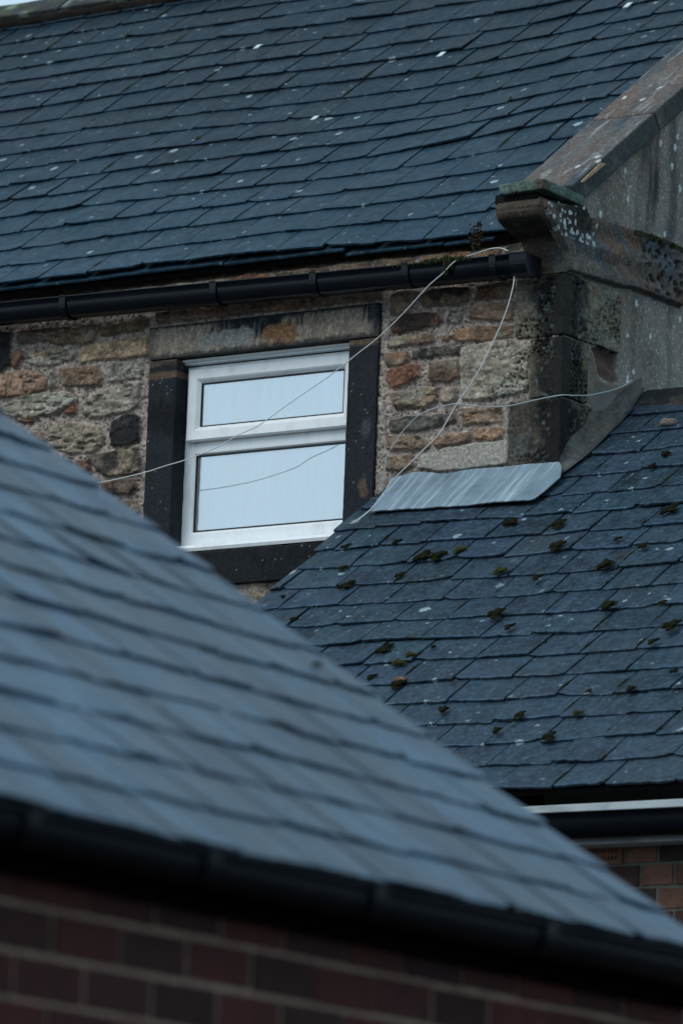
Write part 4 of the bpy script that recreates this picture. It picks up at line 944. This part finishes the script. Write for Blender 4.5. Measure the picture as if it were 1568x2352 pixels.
for i in range(len(zz)-1):
    if i % 2 == 0: m.box((ax0, YW-.008, zz[i]), (ax1, YW+.004, zz[i+1]), tuple(C_(104, 78, 62)))
    else:
        m.box((ax0, YW-.008, zz[i]), (xs[0], YW+.004, zz[i+1]), tuple(C_(104, 78, 62)))
        for j in range(0, len(xs)-1):
            if j % 2 == 1: m.box((xs[j], YW-.0078, zz[i]), (xs[j+1], YW+.004, zz[i+1]), tuple(C_(104, 78, 62)))
        m.box((xs[-1], YW-.008, zz[i]), (ax1, YW+.004, zz[i+1]), tuple(C_(104, 78, 62)))
m.build('air_brick', M['brick'], bh)
m = MB(); bcx = tuple(C_(70, 50, 44)); m.box((XV+.04, YW+.012, 0), (6.4, YW+.2, fz-.15), bcx)
m.add([(XV+.04, YW+.02, 0), (XV+.04, -.02, 0), (XV+.04, -.02, Z2-.06), (XV+.04, YW+.02, Z2-.06+TP*(YW+.02))], [(0, 1, 2, 3)], bcx)
m.add([(6.4, YW+.02, 0), (6.4, 3.2, 0), (6.4, 3.2, 3.9), (6.4, y2r, z2r-.05), (6.4, YW+.02, Z2-.06+TP*(YW+.02))], [(0, 1, 2, 3, 4)], bcx)
m.build('side_wall', M['brick'], bh)

# ================================================================== NEAR OUTBUILDING
DF = 10.4
pf = CAM+ray(784/K, 2008/K)*DF
XF, ZF = pf[0], pf[2]-.006
nf = (math.sin(PV), 0, math.cos(PV)); vf = (-math.cos(PV), 0, math.sin(PV))
DL = math.radians(3.8)                    # the outbuilding stands a few degrees off square
def turn(p, d):
    q = np.array(p, float)-np.array((pf[0], pf[1], 0)); c_, s_ = math.cos(d), math.sin(d)
    return np.array((q[0]*c_-q[1]*s_+pf[0], q[0]*s_+q[1]*c_+pf[1], q[2]))
def onnear(px, py, off=.01):              # pixel on the turned roof plane, in the building's own square axes
    n = np.array((math.cos(DL)*math.tan(PV), math.sin(DL)*math.tan(PV), 1.0)); p0 = np.array((XF, pf[1], ZF+off)); return turn(on(px, py, n, n@p0), -DL)
def onside(px, py, x):                    # pixel on a vertical plane along the eaves
    n = np.array((math.cos(DL), math.sin(DL), 0.0)); p0 = turn((x, pf[1], 0), DL); return turn(on(px, py, n, n@p0), -DL)
yv = (onnear(600/K, 1390/K)[1]+onnear(1230/K, 1880/K)[1])/2
print('near', XF, ZF, yv, [onnear(a/K, b/K)[1] for a, b in ((0, 950), (600, 1390), (1230, 1880), (1568, 2110))])
YN0 = yv-6.0
near = thing('outbuilding', 'low brick outbuilding, out of focus, with pale blue grey slate roof and black gutter', 'building', (pf[0], pf[1], 0)); near.rotation_euler = (0, 0, DL)
RFN = ((XF, YN0, ZF), (0, 1, 0), vf, nf)
def lift3(u, v): return .003*math.sin(u*2.7+v*1.9)
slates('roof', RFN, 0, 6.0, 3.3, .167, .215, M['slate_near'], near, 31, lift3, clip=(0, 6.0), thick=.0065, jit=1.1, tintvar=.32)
m = MB(); m.box((0, .02, -.03), (5.97, 3.3, -.014)); dk = m.build('roof_deck', M['deck'], near); placed(dk, RFN)
xr_ = XF-3.3*math.cos(PV); zr_ = ZF+3.3*math.sin(PV)
m = MB(); m.add([(xr_, YN0, zr_-.02), (xr_, yv, zr_-.02), (xr_-2.7, yv, ZF), (xr_-2.7, YN0, ZF)], [(0, 1, 2, 3)]); m.build('back_slope', M['deck'], near)
rows = []
m = MB()
for y in np.arange(YN0, yv-.1, .45):
    rows = [[(xr_-.12*math.cos(a), yy, zr_-.04+.1*math.sin(a)) for a in np.linspace(.1, math.pi-.1, 8)] for yy in (y, y+.44)]
    m.loft(rows)
m.build('ridge_tiles', M['ridge'], near, smooth=True)
XWn = XF-.075
ngut, prn = gutter('gutter', YN0, yv-.03, XF-.035, ZF-.018, ZF-.018, M['gutter_near'], near, .095, .050, axis='y')
for px in (75, 488, 868, 1262):
    yb = onside(px/K, (1850+px*.22)/K, XF+.06)[1]; m = MB()
    rows = [[(XF-.035-p*1.06+.002, yb+dy, ZF-.018+q*1.06+(.005 if q > -.01 else -.001)) for p, q in prn[:19]] for dy in (-.02, -.016, .016, .02)]
    m.loft(rows); m.build('bracket', M['gutter_near'], ngut)
m = MB(); m.box((XF-.055, YN0, ZF-.098), (XF-.037, yv-.02, ZF-.012)); m.build('fascia_board', M['darkboard'], near)
m = MB(); m.box((XWn-.02, YN0, ZF-.098), (XF-.055, yv-.02, ZF-.088)); m.build('soffit_board', M['darkboard'], near)
z1_ = onside(20/K, 2070/K, XWn)[2]; crs = .0785
zt = z1_+crs*math.ceil((ZF-.095-z1_)/crs)
bc2 = [C_(q[0]*.66, q[1]*.49, q[2]*.46) for q in ((98, 62, 56), (86, 54, 52), (66, 46, 48), (106, 66, 58), (90, 58, 54), (76, 52, 52))]
bricks('brick_wall', (XWn, YN0, 0), (0, 1, 0), (1, 0, 0), yv-.012-YN0, 1.2, zt, M['brick'], near, 16, bc2, C_(128, 114, 104), course=crs, bl=.205, jd=.004, vj_=.0032)
m = MB(); bcx = tuple(C_(44, 30, 28)); m.box((XWn-.25, YN0, 0), (XWn-.012, yv-.02, ZF-.11), bcx)
m.add([(XWn-.01, yv-.018, 0), (xr_-2.6, yv-.018, 0), (xr_-2.6, yv-.018, ZF-.1), (xr_, yv-.018, zr_-.06), (XWn-.01, yv-.018, ZF-.03)], [(0, 1, 2, 3, 4)], bcx)
m.build('side_wall', M['brick'], near)

# ================================================================== CABLES
def cable(name, pts, r, mt, label):
    m = MB(); tube(m, spline(pts, 10), r); o = m.build(name, mt, smooth=True); tag(o, label, 'cable', 'loose cables across the stone wall'); return o
yy = -.165
c1 = [(1182, 1120, -.07), (1052+0, 0, 0)]
def wp(lst): return [ony(px/K, py/K, y) for px, py, y in lst]
cable('cable', wp([(1166, 576, -.150), (1150, 570, -.12), (1128, 571, -.11), (1108, 577, -.10), (1080, 586, -.11), (1053, 595, -.150), (1035, 608, yy), (1016, 628, yy), (985, 655, yy), (960, 682, yy), (930, 715, yy), (893, 752, yy), (860, 782, yy), (830, 805, yy), (795, 833, yy), (750, 868, yy), (700, 902, yy), (650, 937, yy), (600, 973, yy), (585, 982, yy), (545, 1000, yy), (527, 1011, yy), (500, 1027, yy), (430, 1055, yy+.01), (380, 1070, yy+.02), (340, 1083, yy+.04), (280, 1098, yy+.07), (215, 1110, yy+.1), (100, 1122, yy+.12), (-80, 1150, yy+.12)]), .0019, M['cable'], 'thin white cable hanging from the gutter diagonally across the white window')
fe = onroof(850/K, 1171/K, Z2, PU, 0, .034)
cable('cable', wp([(1182, 622, -.12), (1178, 655, -.13), (1168, 695, -.13), (1152, 740, -.13), (1132, 785, -.13), (1105, 840, -.13), (1078, 885, -.13), (1052, 922, -.13), (1030, 960, -.13), (1005, 1000, -.13), (975, 1030, -.13), (935, 1070, -.13), (905, 1100, -.12), (875, 1140, -.12)])+[fe, fe+np.array((-.02, -.05, -.045))], .0023, M['cable'], 'thicker white cable dropping from the gutter end down to the lead flashing')
g3 = [onx(*p, .034) for p in ZQ([(1332, 492), (1290, 520), (1230, 541), (1180, 553), (1130, 562), (1060, 562)])]
g3 += [np.array((.024, -.03, ony(*ZQ([(1000, 562)])[0], -.03)[2]))]
g3 += [ony(*p, -.032) for p in ZQ([(940, 572), (850, 592), (750, 612), (620, 611), (545, 600), (515, 601), (440, 618), (360, 650), (300, 705), (268, 745), (232, 800), (210, 832), (200, 880), (190, 950), (190, 1000), (197, 1032)])]
cable('cable', g3, .0022, M['cable_grey'], 'grey cable pinned round the dark quoin corner then down beside the window jamb')

# ================================================================== MOSS AND PLANTS
def blob(seed, mt, n=26):
    V = []; rn = np.random.RandomState(seed)
    th = np.linspace(0, math.pi/2, n//2); ph = np.linspace(0, 2*math.pi, n*2, endpoint=False); T, Pp = np.meshgrid(th, ph, indexing='ij')
    x = np.sin(T)*np.cos(Pp); y = np.sin(T)*np.sin(Pp); z = np.cos(T); r = 1+.6*fbm(x*1.6+seed, y*1.6, z*1.6, seed, 3)+.30*fbm(x*7, y*7, z*7, seed+1, 3)
    r = r*(1+.25*np.sin(3*Pp+seed)*np.sin(T)+.12*np.sin(5*Pp+2*seed)*np.sin(T)); V = np.stack([x*r, y*r, z*r*.8-.08], -1).reshape(-1, 3); a, b = T.shape; Q = []
    for i in range(a-1):
        for j in range(b): Q.append((i*b+j, (i+1)*b+j, (i+1)*b+(j+1) % b, i*b+(j+1) % b))
    me_o = mesh_np('moss_clump', V, Q, mt, None); return me_o
protos = [blob(s, M['moss']) for s in (1, 2, 3, 4)]+[blob(5, M['moss_green'])]
GM = 'small dark moss clumps on the lower slate roof'
MO = [(1005,1277,20,11,1),(1015,1277,0,0,0),(972,1278,22,12,0),(1053,1263,16,11,4),(1175,1201,17,14,0),(1282,1204,20,12,1),(1146,1311,17,11,4),(1232,1327,14,10,2),(918,1322,14,9,1),(797,1345,18,12,0),
(673,1424,11,9,2),(1278,1254,20,11,1),(1416,1238,11,7,2),(1390,1297,20,11,3),(1476,1254,14,9,1),(1494,1071,12,8,2),(1527,1043,12,9,3),(1540,1170,22,10,0),(1396,1391,20,10,3),(1520,1385,12,8,1),
(1138,1410,22,11,1),(1168,1440,14,10,2),(884,1492,19,12,0),(942,1504,12,9,4),(914,1523,15,14,4),(852,1555,13,7,2),(912,1572,18,8,1),(1018,1630,12,9,3),(1036,1562,9,6,2),(1194,1642,14,6,1),(1324,1638,11,12,4),(1352,1588,7,8,0),(1252,1476,5,5,2),(1447,1582,12,8,3),(1548,1542,9,9,0),
(1540,1437,22,11,1),(1497,1474,14,8,2),(995,1486,7,6,3),(787,1305,12,8,1),(795,1255,11,7,0),(910,1244,12,8,2),(650,1370,6,6,3),(1260,1692,18,7,1),(1173,1656,10,6,2),(1140,1677,12,6,3)]
MLOG = []
for k, (px, py, sx, sy, ty) in enumerate(MO):
    if sx == 0: continue
    pr_ = protos[ty]; o = pr_.copy(); COL.objects.link(o); o.name = 'moss_clump'
    p = onroof(px/K, py/K, Z2, PU, 0, .020); s = sx/1.0/675*1.05
    an = math.radians(55+(k*37) % 40)
    ux = np.array((1, 0, 0))*math.cos(an)+np.array(vd)*math.sin(an); uy = -np.array((1, 0, 0))*math.sin(an)+np.array(vd)*math.cos(an)
    ex = s*.98; ey = s*.66; ez = s*.5
    if abs(sx-sy) < 4: ex = ey = s*.85; ez = s*.7
    nn = np.array(n1)
    o.matrix_basis = Matrix(((ux[0]*ex, uy[0]*ey, nn[0]*ez, p[0]), (ux[1]*ex, uy[1]*ey, nn[1]*ez, p[1]), (ux[2]*ex, uy[2]*ey, nn[2]*ez, p[2]), (0, 0, 0, 1)))
    lab = 'small cushion of dark moss growing on the lower slate roof'
    if (px, py) == (972, 1278): lab = 'wide dark moss cushion left of the yellow green round one, right of the window sill'
    if (px, py) == (1053, 1263): lab = 'yellow green round moss cushion on the lower roof below the lead flashing'
    if (px, py) == (1175, 1201): lab = 'dark rounded moss cushion nearest below the right end of the lead flashing'
    cv = (p[1]-YE)/math.cos(PU); ci = max(i for i, c0 in enumerate(COURSE[14]) if c0 <= cv+.01); MLOG.append((ci, px, o, lab, sx))
ORD = ['zero', 'lowest', 'second', 'third', 'fourth', 'fifth', 'sixth', 'seventh', 'eighth', 'ninth', 'tenth', 'eleventh', 'twelfth', 'thirteenth', 'fourteenth', 'fifteenth', 'sixteenth', 'seventeenth', 'eighteenth', 'nineteenth']
for ci, px, o, lab, sx in MLOG:
    row = sorted([q for q in MLOG if q[0] == ci], key=lambda q: q[1]); j = [q[2] for q in row].index(o)
    if lab.startswith('small cushion'):
        w_ = 'tiny' if sx < 8 else ('small' if sx < 15 else 'large')
        pos = 'the only one there' if len(row) == 1 else ('leftmost there' if j == 0 else ('rightmost there' if j == len(row)-1 else ORD[j+1]+' from the left'))
        lab = f'{w_} moss clump, {ORD[ci+1]} slate course above the eaves board, {pos}'
    tag(o, lab, 'moss', GM)
for p_ in protos: bpy.data.objects.remove(p_)
def roof_moss(px, py, s, label, z0, pitch, y0, frame):
    pass
pm_ = turn(onnear(730/K, 1527/K, .02), DL)
b_ = blob(9, M['moss_green']); b_.name = 'moss_clump'; b_.matrix_basis = Matrix.Translation(pm_) @ Matrix.Diagonal((.009, .010, .009, 1)); tag(b_, 'blurred green moss dot near the upper edge of the near outbuilding roof', 'moss')
# thin moss lines that have filled some of the slate joints
def joint_moss(name, seed, RF, lift, zoff, n, mt, label, ulim, rs):
    rn = random.Random(rs); m = MB(); O, ud, vd_, nd = [np.array(q, float) for q in RF]
    J = [q for q in JOINT[seed] if ulim[0] < q[0] < ulim[1]]
    for (u, v) in rn.sample(J, min(n, len(J))):
        L_ = rn.uniform(.02, .11); v0 = v+rn.uniform(.0, .05); rr = rn.uniform(.0022, .0050); rows = []
        k_ = 9
        for i in range(k_+1):
            t = i/k_; w = rr*(math.sin(math.pi*min(max(t, .06), .94))**.6)*rn.uniform(.55, 1.35)
            vv = v0+L_*t; z = lift(u, vv)+zoff*(1-(vv-v)/.29)+.001; uu = u+rn.gauss(0, .001)
            rows.append([O+ud*(uu+w*math.cos(a))+vd_*vv+nd*(z+w*.8*math.sin(a)) for a in (0, .8, 1.6, 2.4, math.pi)])
        m.loft(rows)
    o = m.build(name, mt, smooth=True); tag(o, label, 'moss', None, 'stuff')
joint_moss('joint_moss', 14, RF2, lift2, .0195, 150, M['moss'], 'thin dark moss lines filling the joints between the lower roof slates', (XV, 2.6), 5)
joint_moss('joint_moss', 4, RF1, lift1, .0195, 90, M['moss_green'], 'thin green moss lines in some slate joints of the upper roof', (-4.8, -.3), 6)
# stones lying on the lower roof
def pebble(name, p, s, col, label, cat, seed):
    o = block(name, AXW(p[0]-s[0]/2, p[1]-s[1]/2, p[2]), s, M['stone'], None, lambda P, V, n: .25*min(s)*fbm(P[:, 0]*40, P[:, 1]*40, P[:, 2]*40, seed, 3), lambda P, V, n, h: np.clip(np.tile(C_(*col), (len(P), 1))*(1+.5*fbm(P[:, 0]*60, P[:, 1]*60, P[:, 2]*60, seed+1, 3))[:, None], .004, .8), .004, min(s)*.4)
    tag(o, label, cat)
pebble('stone_chip', onroof(2350*0+922/K, 1567/K, Z2, PU, 0, .012), (.05, .03, .016), (112, 92, 86), 'brownish stone chip lying on the lower roof beside moss', 'stone chip', 5)
pebble('mortar_lump', onroof(*ZT([(1460, 905)])[0], Z2, PU, 0, .012), (.065, .04, .03), (120, 112, 112), 'pale broken mortar lump lying just under the lower roof ridge', 'mortar lump', 6)
# gutter moss: fringe of upright shoots
def tufts(name, spots, h, mt, seed, per=1):
    rn = random.Random(seed); m = MB()
    for (c, sx, sy, n, hh_) in spots:
        for _ in range(n):
            x = c[0]+rn.gauss(0, sx); y = c[1]+rn.gauss(0, sy); z = c[2]; l = hh_*rn.uniform(.5, 1.2); w_ = rn.uniform(.0012, .003); a = rn.uniform(0, math.pi)
            dx, dy = rn.gauss(0, .25)*l, rn.gauss(0, .25)*l
            q = (math.cos(a)*w_, math.sin(a)*w_)
            m.add([(x-q[0], y-q[1], z-.004), (x+q[0], y+q[1], z-.004), (x+dx*.6+q[0]*1.3, y+dy*.6+q[1]*1.3, z+l*.6), (x+dx, y+dy, z+l), (x+dx*.6-q[0]*1.3, y+dy*.6-q[1]*1.3, z+l*.6)], [(0, 1, 2, 4), (4, 2, 3)])
    return m.build(name, mt)
sp_ = []
for px in np.arange(915, 1100, 5):
    base_h = .022 if 975 < px < 1075 else .010
    p = ony(px/K, 600/K, -.125); z = gz0+sl_g*(p[0]-gxa); sp_.append(((p[0], -.125, z-.002), .010, .016, 60 if 965 < px < 1080 else 24, base_h*random.Random(int(px)).uniform(.6, 1.1)))
p = ony(1030/K, 612/K, -.158); z = gz0+sl_g*(p[0]-gxa); sp_ += [((p[0], -.158, z-.03), .010, .003, 60, .03), ((p[0]-.01, -.160, z-.05), .004, .003, 30, .02)]
gm = tufts('gutter_moss', sp_, .02, M['moss_green'], 3); tag(gm, 'green moss growing along the lip of the black gutter under the eaves', 'moss', None, 'stuff')
# withered plant at the eaves end
m = MB(); rn = random.Random(44); pb = ony(1098/K, 575/K, -.10)
stem_ = [pb, ony(1103/K, 558/K, -.10), ony(1096/K, 540/K, -.10), ony(1098/K, 520/K, -.10), ony(1100/K, 513/K, -.10)]; tube(m, spline(stem_, 5), .0016, 5)
pc = ony(1095/K, 545/K, -.105)
for k in range(190):
    f = rn.random(); c = pc+np.array((rn.gauss(0, .016), rn.gauss(0, .012), rn.gauss(0, .022)))
    if f < .12: c = ony(1100/K, 516/K, -.10)+np.array((rn.gauss(0, .005), 0, rn.gauss(0, .006)))
    a = np.array([rn.gauss(0, 1) for _ in range(3)]); a /= np.linalg.norm(a); b = np.cross(a, [rn.gauss(0, 1) for _ in range(3)]); b /= np.linalg.norm(b); s = rn.uniform(.004, .010)
    cc = np.cross(a, b)*s*.4
    m.add([c-a*s, c-b*s*.6+cc, c+a*s, c+b*s*.6+cc], [(0, 1, 2), (0, 2, 3)])
o = m.build('withered_plant', M['plant']); tag(o, 'withered brown weed sprouting beside the end of the upper gutter', 'plant')
